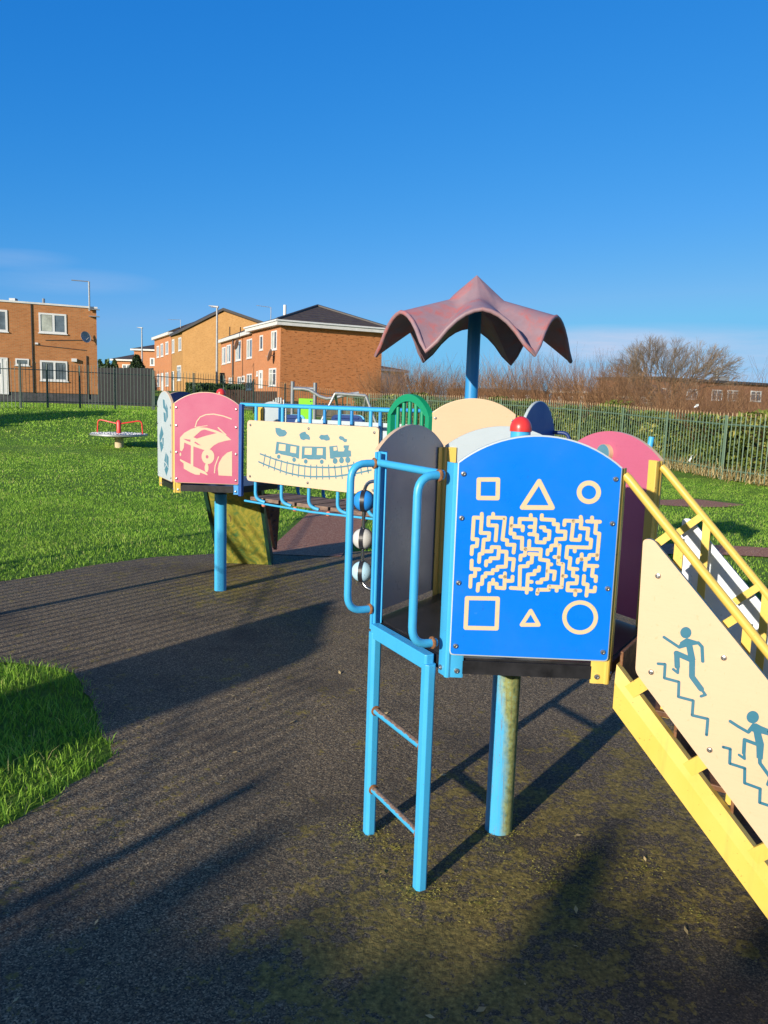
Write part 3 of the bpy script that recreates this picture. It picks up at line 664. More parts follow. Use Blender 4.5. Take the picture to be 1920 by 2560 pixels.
# dark red climbing board hanging under the bridge side
nc, tc_ = fdir(TH+120); cb0 = Vector((O2[0], O2[1], 0))+nc*.46
pA = aty(568, 1066, 6.55); pB = aty(600, 1068, 6.75); pC = aty(592, 1188, 7.35); pD = aty(588, 1182, 7.25)
thick = nc*.03
b = MB(); b.hexa([pD, pC, pC+thick, pD+thick, pA, pB, pB+thick, pA+thick]); cl = bevel(b.build('climbing_board', M['climb'], T2), .004)
b = MB()
for i in range(9):
    f = .1+.09*i; c = pA.lerp(pD, f).lerp(pB.lerp(pC, f), .3+.4*((i*37) % 10)/10); b.lathe(c, [(.016, -.02), (.014, .012), (.004, .02)], 8, (tc_, UP, -nc))
b.build('hand_hold', M['climb'], T2)

# ==================================================================== roofed tower
O3 = (.536, 5.088); D3 = .12
T3 = thing('play_tower', 'play tower with cream arched panel, green bars and scalloped faded red canopy on a pole', 'play tower', (O3[0], O3[1], 0))
mb = MB(); mb.lathe((O3[0], O3[1], -.03), [(.0415, 0), (.0415, 2.34)], 28); mb.build('roof_pole', M['post_paint'] if False else M['deep_paint'], T3, 40)
deck(T3, O3, TH, D3)
for k, m in ((-30, 'yellow'), (30, 'yellow'), (90, 'sky_paint'), (150, 'yellow'), (210, 'deep_paint'), (270, 'deep_paint')): corner(T3, O3, TH+k, M[m], D3, leg=.05)
panel(T3, O3, TH-1.5, 'cream', 'cream', 'side_panel', D3, label='cream arched panel')
pn, _ = panel(T3, O3, TH+60, 'navyblue', 'white', 'side_panel', D3, hw=.285, zs=1.31, za=1.515, d=APO+.02, label='dark blue round topped panel')
n3, t3 = fdir(TH+60); c3 = Vector((O3[0], O3[1], 0))+n3*(APO+.02)
for s in (-1, 1):
    q = c3+t3*.28*s; b = MB(); dd = (n3 if s > 0 else (-t3))*.10
    b.tube(bend([q+UP*1.44-t3*.02*s, q+dd+UP*1.44, q+dd+UP*1.0, q+UP*1.0], .05), .012, 12); b.build('handle', M['navy'], T3, 40)
panel(T3, O3, TH+180, 'cream', 'cream', 'side_panel', D3, za=1.42, zs=1.38)
# green barred barrier
fg = frame(O3, TH-60, APO); P, X, Y, N = fg
b = MB(); hw = .235; z0, zs, za = .87+D3, 1.40+D3, 1.51+D3
R = (hw*hw+(za-zs)**2)/(2*(za-zs)); am = math.asin(hw/R)
ar = [(-hw, z0), (-hw, zs)]+[(R*sin(a), za-R+R*cos(a)) for a in np.linspace(-am, am, 15)][1:-1]+[(hw, zs), (hw, z0)]
nr = []
for i in range(len(ar)):
    d = (Vector(ar[min(i+1, len(ar)-1)])-Vector(ar[max(i-1, 0)])).normalized(); nr.append(Vector((-d.y, d.x)))
ring = [(Vector(a)-n*.022, Vector(a)+n*.022) for a, n in zip(ar, nr)]; V = [P+X*s.x+Y*s.y+N*h for pr in ring for s in pr for h in (-.018, .018)]
b.add(V, [f for i in range(len(ring)-1) for f in ((4*i, 4*i+1, 4*i+5, 4*i+4), (4*i+2, 4*i+6, 4*i+7, 4*i+3), (4*i, 4*i+4, 4*i+6, 4*i+2), (4*i+1, 4*i+3, 4*i+7, 4*i+5))])
b.box(P+Y*(z0-.02), (.52, .045, .034), (X, Y, N)); fgm = b.build('green_frame', M['green'], T3)
b = MB()
for x in (-.15, -.075, .0, .075, .15):
    zz = za-R+sqrt(R*R-x*x); b.tube([P+X*x+Y*z0, P+X*x+Y*zz], .0125, 10)
b.build('green_bars', M['green'], T3, 40)
# canopy: six barrel vaults meeting in a pyramid
NA, NR = 72, 22; Rv = .62; ap = Rv*cos(pi/6); V = []; ztop = 2.408
for layer in (0, 1):
    for j in range(NR+1):
        f = j/NR
        for i in range(NA):
            ang = 2*pi*i/NA; loc = ((degrees(ang)+30) % 60)-30     # angle from vault axis
            Re = ap/cos(radians(loc)); tt = math.tan(radians(loc))/math.tan(radians(30))
            zr = ztop-.165*min(1, f/.36)-.10*max(0, (f-.36)/.64)
            a_ = abs(tt); a_ = a_ if a_ < .84 else a_-(a_-.84)**2/.32; sh = (a_/.92)**2.1
            drop = .03*min(1, f/.36)*abs(tt)+.215*max(0, (f-.22)/.78)**1.15*sh
            r = Re*f
            z = zr-drop-(.017 if layer else 0)
            if layer and j == 0: z -= 0
            V.append((O3[0]+r*cos(ang+radians(TH+180+0)), O3[1]+r*sin(ang+radians(TH+180)), z))
F = []; LS = (NR+1)*NA
for L in (0, LS):
    for j in range(NR):
        for i in range(NA):
            m = (i+1) % NA; F.append((L+j*NA+i, L+j*NA+m, L+(j+1)*NA+m, L+(j+1)*NA+i))
for i in range(NA):
    m = (i+1) % NA; F.append((NR*NA+i, NR*NA+m, LS+NR*NA+m, LS+NR*NA+i))
b = MB(); b.add(V, F); cn = b.build('canopy', M['canopy'], T3, 32)
rim = [Vector(V[NR*NA+i])-UP*.006 for i in range(NA)]; b = MB(); b.tube(rim+[rim[0]], .0135, 8, 0, False); b.build('canopy_rim', M['canopy'], cn, 60)

# ==================================================================== bridge between the towers
a0 = Vector((O2[0], O2[1], 0))+fdir(TH+60)[0]*.50; a1 = Vector((O3[0], O3[1], 0))+fdir(TH+240)[0]*.50
bd = (a1-a0); bl = bd.length; bd /= bl; bn = Vector((bd.y, -bd.x, 0))        # towards the camera
BR = thing('play_bridge', 'blue railed plank bridge with a cream train panel joining the two rear towers', 'bridge', ((a0.x+a1.x)/2, (a0.y+a1.y)/2, 0))
def bp(u, off, z): return a0+bd*u+bn*off+UP*z
zr = 1.545
for s in (1, -1):
    b = MB(); b.tube([bp(-.06, .235*s, zr), bp(bl+.06, .235*s, zr)], .0135, 12); rl = b.build('handrail', M['deep_paint'] if s < 0 else M['sky_paint'], BR, 40)
    for i in range(5):
        b = MB(); u = .10+(bl-.2)*i/4; z0 = .845; b.tube(bend([bp(u, .235*s, zr-.01), bp(u, .235*s, z0+.0), bp(u+.07, .205*s, z0-.02)], .05), .0125, 10)
        b.build('baluster', M['sky_paint'] if s > 0 else M['deep_paint'], BR, 40)
    b = MB(); b.tube([bp(-.05, .20*s, .815), bp(bl/2, .20*s, .80), bp(bl+.05, .20*s, .815)], .008, 8); b.build('cable', M['sky_paint'], BR, 40)
for i in range(8):
    u = .075+(bl-.15)*i/7; b = MB(); b.box(bp(u, 0, .838), (.135, .40, .028), (bd, bn, UP)); bevel(b.build('plank', M['plank'], BR), .004)
    if i % 2 == 0:
        b = MB()
        for s in (1, -1):
            c = bp(u+.06, .18*s, .80); b.lathe(c, [(.004, -.018), (.016, -.012), (.019, 0), (.016, .012), (.004, .018)], 12)
        b.build('rubber_stop', M['orange'], BR, 60)
for s, m in ((1, 'cream_pale'), (-1, 'white')):
    P = bp(0, .255*s, 0); N = bn*s; X = bd*s
    if s < 0: P = bp(bl, .255*s, 0)
    cs = [onpl(x, y, P, N)-P for x, y in ((537, 908), (821.5, 922.5), (536, 1039.6), (821, 1069.5))]
    if s > 0:
        us = sorted(((c.dot(X)) for c in cs)); u0, u1 = cs[0].dot(X), cs[1].dot(X); z0, z1 = (cs[2].z+cs[3].z)/2, (cs[0].z+cs[1].z)/2
        keep = (u0, u1, z0, z1)
    else: u0, u1, z0, z1 = bl-keep[1], bl-keep[0], keep[2], keep[3]+.012
    fr = (P, X, UP.copy(), N); b = MB(); b.prism(rrect(u0, z0, u1, z1, .025), fr, 0, .014); o = bevel(b.build('train_panel' if s > 0 else 'side_panel', M[m], BR), .002)
    fo = (P+N*.014, X, UP.copy(), N)
    for x in (u0+.035, (u0+u1)/2, u1-.035):
        for y in (z0+.035, z1-.035): bolt(fo, x, y, 0, .010, o)
    if s > 0:
        Zt = dict(ox=600, oy=960, k=3.95)
        for c in ([(350, 432), (395, 435), (415, 450), (445, 455), (465, 480), (455, 505), (430, 518), (390, 520), (365, 500), (352, 470)], [(585, 500), (605, 480), (645, 468), (655, 490), (680, 505), (693, 530), (690, 552), (650, 545), (630, 555), (600, 545)],
                  [(780, 525), (800, 500), (835, 505), (865, 498), (875, 515), (888, 535), (885, 555), (850, 560), (830, 550), (800, 550)], [(975, 525), (990, 512), (1020, 520), (1035, 540), (1058, 545), (1055, 570), (1035, 577), (1010, 555), (985, 548)]):
            A = Art(fo, **Zt); A.fill(c); A.build('smoke_puff', M['teal_pale'], o)
        A = Art(fo, **Zt)
        A.fill([(362, 568), (588, 610), (583, 738), (565, 735), (545, 722), (520, 725), (505, 716), (405, 695), (385, 682), (365, 692), (347, 690)], [[(385, 590), (452, 598), (448, 662), (380, 655)], [(500, 612), (558, 620), (553, 685), (495, 675)]])
        A.fill([(613, 615), (850, 620), (850, 750), (828, 742), (808, 734), (785, 746), (675, 745), (650, 732), (625, 738), (608, 740)], [[(640, 630), (710, 630), (708, 700), (636, 697)], [(760, 635), (818, 635), (816, 702), (757, 700)]])
        A.fill([(882, 615), (960, 607), (968, 665), (1025, 665), (1035, 640), (1022, 625), (1025, 605), (1078, 605), (1070, 655), (1095, 658), (1098, 715), (1070, 720), (1000, 725), (940, 727), (915, 740), (890, 735)], [[(922, 622), (955, 620), (957, 655), (925, 660)]])
        for cx, cy, rx, ry in ((383, 718, 17, 21), (535, 748, 18, 22), (650, 765, 18, 22), (808, 768, 18, 22), (940, 760, 24, 29), (1003, 754, 24, 30), (1065, 750, 25, 31)): A.disc(cx, cy, rx, ry)
        A.build('train_picture', M['teal_pale'], o)
        A = Art(fo, **Zt)
        A.stroke([(200, 690), (260, 712), (350, 745), (450, 775), (560, 800), (700, 820), (850, 825), (950, 823), (1050, 812), (1130, 795), (1280, 760)], .011); A.stroke([(185, 768), (260, 800), (350, 835), (460, 875), (570, 900), (700, 915), (850, 915), (950, 912), (1060, 895), (1160, 880), (1295, 850)], .011)
        for x0, y0, x1, y1 in ((250, 695, 230, 810), (303, 715, 283, 830), (357, 740, 338, 852), (412, 757, 397, 875), (468, 765, 455, 895), (527, 788, 517, 903), (583, 790, 575, 918), (642, 803, 637, 930), (700, 800, 697, 932), (757, 802, 757, 938), (815, 808, 817, 938), (875, 800, 882, 938), (935, 808, 948, 932), (997, 805, 1010, 932), (1062, 790, 1080, 915), (1122, 772, 1140, 905), (1185, 775, 1202, 890), (1250, 760, 1268, 878)): A.stroke([(x0, y0), (x1, y1)], .009)
        A.build('track_picture', M['teal_pale'], o)
# ==================================================================== ground
def zg(x, y):
    A = .85*sstep(19, 32, y)
    z = A*(1-.72*sstep(-9, -1, x))-.20*sstep(2, 9, x)*sstep(8, 18, y)+.04*sstep(10, 20, y)*sstep(3, -3, x)
    return z+1.1*sstep(48, 80, y)*sstep(6, -6, x)-.03*sstep(4.2, 5.6, y)*sstep(.2, -.8, x)*0
def axis(lim, n, p): return [lim*abs(t)**p*(1 if t >= 0 else -1) for t in np.linspace(-1, 1, n)]
xs = axis(420, 121, 2.6); ys = [-60+0*i for i in range(0)]+[y for y in axis(620, 161, 2.6) if y > -120]
V = [(x, y, zg(x, y)) for y in ys for x in xs]; nx = len(xs)
F = [(j*nx+i, j*nx+i+1, (j+1)*nx+i+1, (j+1)*nx+i) for j in range(len(ys)-1) for i in range(nx-1)]
b = MB(); b.add(V, F); struct(b.build('lawn_ground', M['lawn'], None, 60))
def chaik(P, n=2, closed=True):
    P = [Vector(p) for p in P]
    for _ in range(n):
        Q = []; m = len(P)
        rng_ = range(m) if closed else range(m-1)
        if not closed: Q.append(P[0])
        for i in rng_:
            a, c = P[i], P[(i+1) % m]; Q += [a*.75+c*.25, a*.25+c*.75]
        if not closed: Q.append(P[-1])
        P = Q
    return P
g2 = lambda x, y: tuple(atz(x, y)[:2])
wp = [(-7, 6.3), (-4.6, 6.0), g2(0, 1265), g2(150, 1230), g2(300, 1206), g2(450, 1197), g2(600, 1192), g2(740, 1190), (.5, 8.3), (1.5, 8.6), (2.5, 8.1), (2.95, 6.6), (3.0, 5.6), (3.5, 4), (3.7, 1.5), (3.6, -1.5), (2.5, -4), (-2.6, -4.2), (-3.4, -2), (-3.4, .6), (-2.6, 1.7), (-1.9, 2.2), g2(0, 1790), g2(110, 1725), g2(215, 1672), g2(246, 1638), g2(222, 1570), g2(192, 1500), g2(160, 1452), g2(80, 1440), g2(0, 1428), (-3.4, 4.5), (-5, 4.1), (-7, 3.8)]
WP = [tuple(p) for p in chaik(wp, 2)]
def wob(P, a=.02):
    out = []; m = len(P)
    for i in range(m):
        p, q = Vector(P[i]), Vector(P[(i+1) % m]); k = max(1, int((q-p).length/.05))
        for j in range(k): out.append(tuple(p.lerp(q, j/k)+Vector((random.uniform(-a, a), random.uniform(-a, a)))))
    return out
def sheet(name, poly, mat, h):
    me = bpy.data.meshes.new(name); bm = bmesh.new(); vs = [bm.verts.new((x, y, 0)) for x, y in poly]; bm.faces.new(vs)
    bmesh.ops.triangulate(bm, faces=bm.faces)
    for v in bm.verts: v.co.z = zg(v.co.x, v.co.y)+h
    if bm.faces and sum(f.normal.z for f in bm.faces) < 0: bmesh.ops.reverse_faces(bm, faces=bm.faces)
    bm.to_mesh(me); bm.free(); me.materials.append(mat); o = bpy.data.objects.new(name, me); COL.objects.link(o); return struct(o)
WP = [(x+.018*sin(x*9+y*5)+.010*sin(x*31+y*23), y+.018*sin(y*8-x*6)+.010*sin(y*29-x*17)) for x, y in WP]
sheet('rubber_surfacing', wob(WP, .008), M['wetpour'], .006)
def ribbon(name, pts, w, mat, h):
    P = chaik(pts, 3, False); V = []; n = len(P); K = 6
    for i, p in enumerate(P):
        d = (P[min(i+1, n-1)]-P[max(i-1, 0)]).normalized(); q = Vector((-d.y, d.x))
        for k in range(K+1):
            s = p+q*(w[0]*(1-i/n)+w[1]*i/n)*(k/K-.5); V.append((s.x, s.y, zg(s.x, s.y)+h))
    b = MB(); b.add(V, [(i*(K+1)+k, i*(K+1)+k+1, (i+1)*(K+1)+k+1, (i+1)*(K+1)+k) for i in range(n-1) for k in range(K)]); struct(b.build(name, mat)); return P
pa = g2(662, 1192); pb = g2(712, 1135); pc_ = g2(745, 1096)
PATHS = [(ribbon('path', [(pa[0]+.0, pa[1]-.25), pa, pb, pc_, (.1, 13.2), (1.8, 14.6), (3.6, 14.6), (4.9, 14.0), (5.7, 14.2), (6.4, 15)], (.75, 1.1), M['path'], .012), .5),
         (ribbon('path', [(2.2, 8.3), (3.0, 9.0), (4.2, 9.05), (5.4, 8.75), (7.5, 8.3), (11, 8.1)], (.6, .75), M['path'], .014), .36)]
def inpoly(px, py, poly):
    P = np.array(poly); x1, y1 = P[:, 0], P[:, 1]; x2, y2 = np.roll(x1, -1), np.roll(y1, -1); r = np.zeros(len(px), bool)
    for a, b_, c, d in zip(x1, y1, x2, y2):
        m = ((b_ > py) != (d > py)); r ^= m & (px < (c-a)*(py-b_)/(d-b_+1e-12)+a)
    return r
def grass(name, n, box, hmin, hmax, wd, label, tintb=0., keep=None, clump=True, fr=True):
    x = RNG.uniform(box[0], box[1], n); y = RNG.uniform(box[2], box[3], n)
    if fr: k = np.abs(x) < .54*y+.35; x, y = x[k], y[k]
    if keep: k = keep(x, y); x, y = x[k], y[k]
    k = ~inpoly(x, y, WP)
    for P, hw in PATHS:
        A = np.array([(p.x, p.y) for p in P]); dmin = np.min(np.hypot(x[:, None]-A[None, :, 0], y[:, None]-A[None, :, 1]), 1); k &= dmin > hw
    x, y = x[k], y[k]; n = len(x); jt = RNG.normal(0, .022, (2, n)); x = x+jt[0]; y = y+jt[1]
    z = np.array([zg(a, c) for a, c in zip(x, y)])
    cl = np.sin(x*3.1+1.3*np.sin(y*2.3))*np.sin(y*2.7+1.1*np.sin(x*1.9)); cl2 = np.sin(x*9.7+y*4.1)*np.sin(y*11.3-x*3.7)
    h = RNG.uniform(hmin, hmax, n)*(1+.22*cl+.25*cl2); a = RNG.uniform(0, 2*pi, n); lean = RNG.uniform(.15, 1.15, n)*h; la = RNG.uniform(0, 2*pi, n)
    w = wd*RNG.uniform(.6, 1.3, n); dx, dy = np.cos(a)*w, np.sin(a)*w
    mx, my = np.cos(la)*lean*.4, np.sin(la)*lean*.4; tx, ty = np.cos(la)*lean, np.sin(la)*lean
    V = np.stack([np.stack([x-dx, y-dy, z-.004], 1), np.stack([x+dx, y+dy, z-.004], 1), np.stack([x+mx+dx*.8, y+my+dy*.8, z+h*.6], 1), np.stack([x+mx-dx*.8, y+my-dy*.8, z+h*.6], 1), np.stack([x+tx, y+ty, z+h*.95], 1)], 1).reshape(-1, 3)
    i = np.arange(n)[:, None]*5; F = np.concatenate([i+np.array([[0, 1, 2]]), i+np.array([[0, 2, 3]]), i+np.array([[3, 2, 4]])], 0)
    t = np.clip(RNG.normal(.42, .2, n)+.18*cl+.1*cl2+tintb+(RNG.random(n) > .965)*.5, 0, 1)
    o = np_mesh(name, V, F, M['grass'], np.repeat(t, 5)); tag(o, label, 'grass', None, 'stuff'); return o
grass('near_grass', 52000, (-4.5, -.9, 1.7, 5.2), .018, .066, .0022, 'long green grass on the lawn tongue beside the dark surfacing')
grass('lawn_grass', 120000, (-7.5, 1.2, 5.2, 12), .012, .038, .0034, 'short bright green grass on the left lawn')
grass('lawn_grass', 110000, (-17, 3, 12, 22), .014, .042, .0065, 'short bright green grass around the roundabout')
grass('lawn_grass', 90000, (-22, 3, 22, 44), .02, .06, .015, 'short darker grass in front of the far railings')
grass('lawn_grass', 100000, (2.0, 10.5, 3.5, 21), .013, .04, .0046, 'short green grass on the right lawn before the green fence', 0, lambda x, y: x > 1.8)

def scatter(name, pts, size, mat, label, cat, up=.4):
    pts = np.array(pts); n = len(pts); a = RNG.uniform(0, 6.28, n); u = np.stack([np.cos(a), np.sin(a), RNG.normal(0, .2, n)], 1); v = np.stack([-np.sin(a)*(1-up), np.cos(a)*(1-up), np.full(n, up)], 1); s = size*RNG.uniform(.5, 1.5, n)[:, None]
    V = np.stack([pts-u*s, pts+v*s*.55, pts+u*s, pts-v*s*.55*np.array((1, 1, .1))], 1).reshape(-1, 3); V[:, 2] = np.maximum(V[:, 2], .008)
    return tag(np_mesh(name, V, np.arange(4*n).reshape(-1, 4), mat, np.repeat(RNG.random(n), 4)), label, cat, None, 'stuff')
P = []
for cx, cy, r, k in ((.16, 2.39, .07, 1300), (-.03, 2.75, .08, 1300), (.474, 2.783, .09, 1300), (-1.34, 6.35, .16, 1500), (-.95, 7.2, .35, 1500), (.08, 2.62, .10, 500), (.62, 2.45, .16, 1200), (.75, 2.62, .13, 700), (.35, 2.32, .12, 600), (.95, 2.55, .14, 600), (1.05, 2.3, .12, 400)):
    for _ in range(k*2//3): a = RNG.uniform(0, 6.28); d = abs(RNG.normal(0, r*.8))*(1+.5*sin(3*a+cx*40))+(.03 if r < .1 else 0); P.append((cx+d*cos(a), cy+d*sin(a), .010))
scatter('moss_clump', P, .003, M['mossleaf'], 'yellow green moss clumps gathered round the feet of posts and ladder', 'moss', .6)
P = [(RNG.uniform(-2.2, 3), RNG.uniform(1.6, 8), .011) for _ in range(150)]
scatter('fallen_leaves', P, .014, M['straw'], 'small dead leaves scattered over the dark surfacing', 'leaves', .25)

# ==================================================================== leaf and twig masses
def leaf_cloud(name, pts, size, mat, label, cat, group=None, kind=None, parent=None, tintf=None, loc=(0, 0, 0), aspect=2.2):
    pts = np.asarray(pts, float); n = len(pts); d = RNG.normal(size=(n, 3)); d /= np.linalg.norm(d, axis=1)[:, None]
    e = np.cross(d, RNG.normal(size=(n, 3))); e /= np.linalg.norm(e, axis=1)[:, None]; s = size*RNG.uniform(.5, 1.4, n)[:, None]
    V = np.stack([pts-d*s, pts+e*s/aspect, pts+d*s, pts-e*s/aspect], 1).reshape(-1, 3); F = np.arange(4*n).reshape(-1, 4)
    t = np.clip(RNG.normal(.5, .25, n) if tintf is None else tintf+RNG.normal(0, .18, n), 0, 1)
    o = np_mesh(name, V-np.array(loc), F, mat, np.repeat(t, 4), parent, loc if not parent else (0, 0, 0))
    return tag(o, label, cat, group, kind)
class Twigs:
    def __init__(s): s.V = []; s.F = []; s.t = []
    def seg(s, a, b, ra, rb, tint):
        a, b = np.array(a), np.array(b); d = b-a; L = np.linalg.norm(d)
        if L < 1e-6: return
        d /= L; u = np.cross(d, (0.31, .9, .2)); u /= np.linalg.norm(u); v = np.cross(d, u); o = len(s.V)
        for c, r in ((a, ra), (b, rb)):
            for k in range(3):
                q = 2*pi*k/3; s.V.append(c+(u*cos(q)+v*sin(q))*r)
        s.F += [(o+k, o+(k+1) % 3, o+3+(k+1) % 3, o+3+k) for k in range(3)]; s.t += [tint]*6
    def grow(s, p, d, L, r, depth, spread, tint, up=.1, n=(2, 3)):
        p = np.array(p, float); d = np.array(d, float); k = 3; q = p
        for i in range(k):
            d = d+RNG.normal(0, .10, 3)+np.array((0, 0, up*.25)); d /= np.linalg.norm(d); e = q+d*L/k; r2 = r*(1-.13*(i+1))
            s.seg(q, e, r*(1-.13*i), r2, tint); q = e
            if depth > 0 and i > 0 and RNG.random() < .75: s.kid(q, d, L, r2*.62, depth, spread, tint, up, n)
        if depth > 0:
            for _ in range(RNG.integers(n[0], n[1]+1)): s.kid(q, d, L, r*.6, depth, spread, tint, up, n)
    def kid(s, q, d, L, r, depth, spread, tint, up, n):
        e = RNG.normal(0, 1, 3); e -= d*np.dot(e, d); e /= np.linalg.norm(e)+1e-9; nd = d+e*spread*RNG.uniform(.6, 1.2)+np.array((0, 0, up)); nd /= np.linalg.norm(nd)
        s.grow(q, nd, L*RNG.uniform(.6, .82), r, depth-1, spread, min(1, max(0, tint+RNG.normal(0, .08))), up, n)
    def build(s, name, mat, parent=None, loc=(0, 0, 0)): return np_mesh(name, np.array(s.V), np.array(s.F), mat, s.t, parent, loc)

# ==================================================================== palisade fences
def palisade(name, label, pts, H, mat, tipmat, pitch, pw, posts=True, tip=.10, railr=.022, group=None):
    """pts: post positions [(x,y)]; pales of one run in one mesh, each post a part"""
    c = pts[len(pts)//2]; root = thing(name, label, 'fence', (c[0], c[1], zg(*c)), group)
    pal = MB()
    for (x0, y0), (x1, y1) in zip(pts, pts[1:]):
        a = Vector((x0, y0, zg(x0, y0))); b_ = Vector((x1, y1, zg(x1, y1))); L = (b_-a).length; d = (b_-a)/L; dh = Vector((d.x, d.y, 0)).normalized(); nrm = Vector((dh.y, -dh.x, 0))
        if nrm.dot(Vector((0, -1, 0))+Vector(((x0+x1)*-.02, 0, 0))) < 0: nrm = -nrm
        k = max(1, int(L/pitch))
        for i in range(k):
            p = a.lerp(b_, (i+.5)/k)+nrm*.03; w = pw/2; hh = H+random.uniform(-.012, .012); lx = dh*random.uniform(-.006, .006)
            V = [p-dh*w+UP*.04, p+nrm*.012+UP*.04, p+dh*w+UP*.04]; e = p+lx
            for z_, s_ in ((hh-tip, 1), (hh-tip*.35, .9)): V += [e-dh*w*s_+UP*z_, e+nrm*.012+UP*z_, e+dh*w*s_+UP*z_]
            V.append(e+UP*hh)
            pal.add(V, [(0, 1, 4, 3), (1, 2, 5, 4), (2, 0, 3, 5)]); n_f = len(pal.f); o_ = len(pal.v)-10
            pal.f += [tuple(o_+i for i in f) for f in ((3, 4, 7, 6), (4, 5, 8, 7), (5, 3, 6, 8), (6, 7, 9), (7, 8, 9), (8, 6, 9))]; pal.mi += [1]*6
    pal.build('pales', [mat, tipmat], root)
    for zr_ in (.28, H-.32):
        b = MB(); b.tube([(x, y, zg(x, y)+zr_) for x, y in pts], railr, 4); b.build('rail', mat, root)
    for x, y in pts:
        b = MB(); b.cbox((x, y, zg(x, y)+H/2-.06), (.06, .055, H-.02), .008); b.build('fence_post', mat, root)
    return root
def at2(x, Y): q = aty(x, 850, Y); return (q.x, q.y)
lf = [at2(-70, 29.6), at2(-14, 30.2), at2(45, 30.9), at2(103, 31.8), at2(173, 33), at2(248.5, 34.2), at2(330, 35)]
palisade('palisade_fence', 'dark green palisade fence in front of the flat roofed brick house', lf, 1.85, M['fence_dark'], M['fence_dark'], .135, .022, railr=.016)
mf = [at2(333, 35.2), at2(372, 36.2), at2(419, 37), at2(483, 38.6), at2(548, 40), at2(616, 41.6), at2(680, 43.2), at2(741, 44.8)]
palisade('palisade_fence', 'thin dark palisade fence running before the terraced houses and brown boards', mf, 1.82, M['fence_dark'], M['fence_tip'], .155, .026, railr=.016)
rp = [(12.2, 12.2), (11.1, 15.0), (10.1, 17.8), (8.98, 20.9), (8.45, 23.8), (7.95, 26.6), (7.2, 29.4), (6.2, 32.2), (5.0, 34.8), (3.6, 37.2), (2.0, 39.5), (.4, 41.6), (-1.0, 43.3), (-2.3, 44.9)]
rp = [(q[0], q[1]) for q in rp]
palisade('palisade_fence', 'faded green palisade fence with rust tipped pales before the bramble hedge', rp, 1.80, M['fence_green'], M['fence_tip'], .155, .034)
sup = palisade('palisade_fence', 'tall dark palisade fence along the side of the dark surfacing', [(-3.9, y) for y in (6.55, 3.8, 1.05, -1.7, -4.45, -7.2)], 1.8, M['fence_dark'], M['fence_dark'], .155, .027, railr=.010)
nb = thing('shadow_board', 'unseen grey board on two posts, added to cast a shadow band', 'sign', (-3.7, .84, 0))  # invented board out of view, sized for the shadow band it casts
b = MB(); b.prism(rpoly([(-.69, .42), (.69, .42), (.69, 1.66), (-.69, 1.66)], .12, 5), (Vector((-3.7, .84, 0)), Vector((0, 1, 0)), UP.copy(), Vector((1, 0, 0))), 0, .03); bevel(b.build('board', M['galvdark'], nb), .004)
for y in (.30, 1.38): b = MB(); b.tube([(-3.74, y, -.1), (-3.74, y, 1.70)], .038, 10); b.build('sign_post', M['galvdark'], nb)

# hedge of bramble behind the right fence
def along(P, t):
    L = [0]
    for a, c in zip(P, P[1:]): L.append(L[-1]+hypot(c[0]-a[0], c[1]-a[1]))
    t *= L[-1]
    for i in range(len(P)-1):
        if t <= L[i+1]+1e-9:
            f = (t-L[i])/(L[i+1]-L[i]); a, c = P[i], P[i+1]; dx, dy = c[0]-a[0], c[1]-a[1]; q = hypot(dx, dy)
            return a[0]+dx*f, a[1]+dy*f, dy/q, -dx/q
P = []; T = []
for i in range(46000):
    t = RNG.random()**1.25; x, y, nx_, ny_ = along(rp, min(t, .9999)); 
    if nx_*1+ny_*.3 < 0: nx_, ny_ = -nx_, -ny_
    hmax = 1.62+.16*sin(t*31)+.12*sin(t*83+1); dep = .30+abs(RNG.normal(0, .35)); z = RNG.random()**.8*hmax
    bulge = .16*sin(t*57+z*3)+.1*sin(t*140)
    P.append((x+nx_*(dep+bulge), y+ny_*(dep+bulge), zg(x, y)+z)); T.append(.42+.28*sin(t*70+z*2.5)*sin(z*4+t*33)+(.3 if z < .3 else 0))
leaf_cloud('bramble_hedge', P, .075, M['ivy'], 'green bramble and ivy hedge behind the faded green palisade fence', 'hedge', tintf=np.array(T))
P = []
for i in range(9000):
    t = RNG.random()**1.3*.8; x, y, nx_, ny_ = along(rp, t); k = RNG.normal(.05, .17); P.append((x+nx_*k, y+ny_*k, zg(x, y)+abs(RNG.normal(0, .15))))
n = len(P); P = np.array(P); d = RNG.normal(0, .35, (n, 3)); d[:, 2] = 1; d *= RNG.uniform(.08, .26, n)[:, None]; e = RNG.normal(0, 1, (n, 3)); e[:, 2] = 0; e /= np.linalg.norm(e, axis=1)[:, None]; e *= .007
V = np.stack([P-e, P+e, P+d], 1).reshape(-1, 3); o = np_mesh('dry_grass', V, np.arange(3*n).reshape(-1, 3), M['straw'], np.repeat(RNG.random(n), 3)); tag(o, 'straw coloured dry grass along the foot of the green fence', 'dry grass', None, 'stuff')

# bare shrubs
def shrub(seed, nst, H, sp, dn):
    global RNG; RNG = np.random.default_rng(seed); tw = Twigs()
    for i in range(nst):
        a = RNG.uniform(0, 2*pi); r = RNG.uniform(0, .55)*sp; l = RNG.uniform(.12, .5); aa = a+RNG.normal(0, .6)
        d = np.array((cos(aa)*l, sin(aa)*l, 1)); d /= np.linalg.norm(d)
        tw.grow((cos(a)*r, sin(a)*r, 0), d, H*RNG.uniform(.45, .75), .013, dn, .42, RNG.uniform(.2, .9), .18, (1, 3))
    return tw
protos = [shrub(11+i, 20, 2.9, 1.3, 2) for i in range(3)]; RNG = np.random.default_rng(99)
PS = []
for i, tw in enumerate(protos):
    hmx = np.percentile([v[2] for v in tw.V], 98.5); tw.V = [np.array(v)*np.array((1., 1., 1/hmx)) for v in tw.V]
    o = tw.build('bare_shrub', M['twig']); PS.append(o)
spots = []
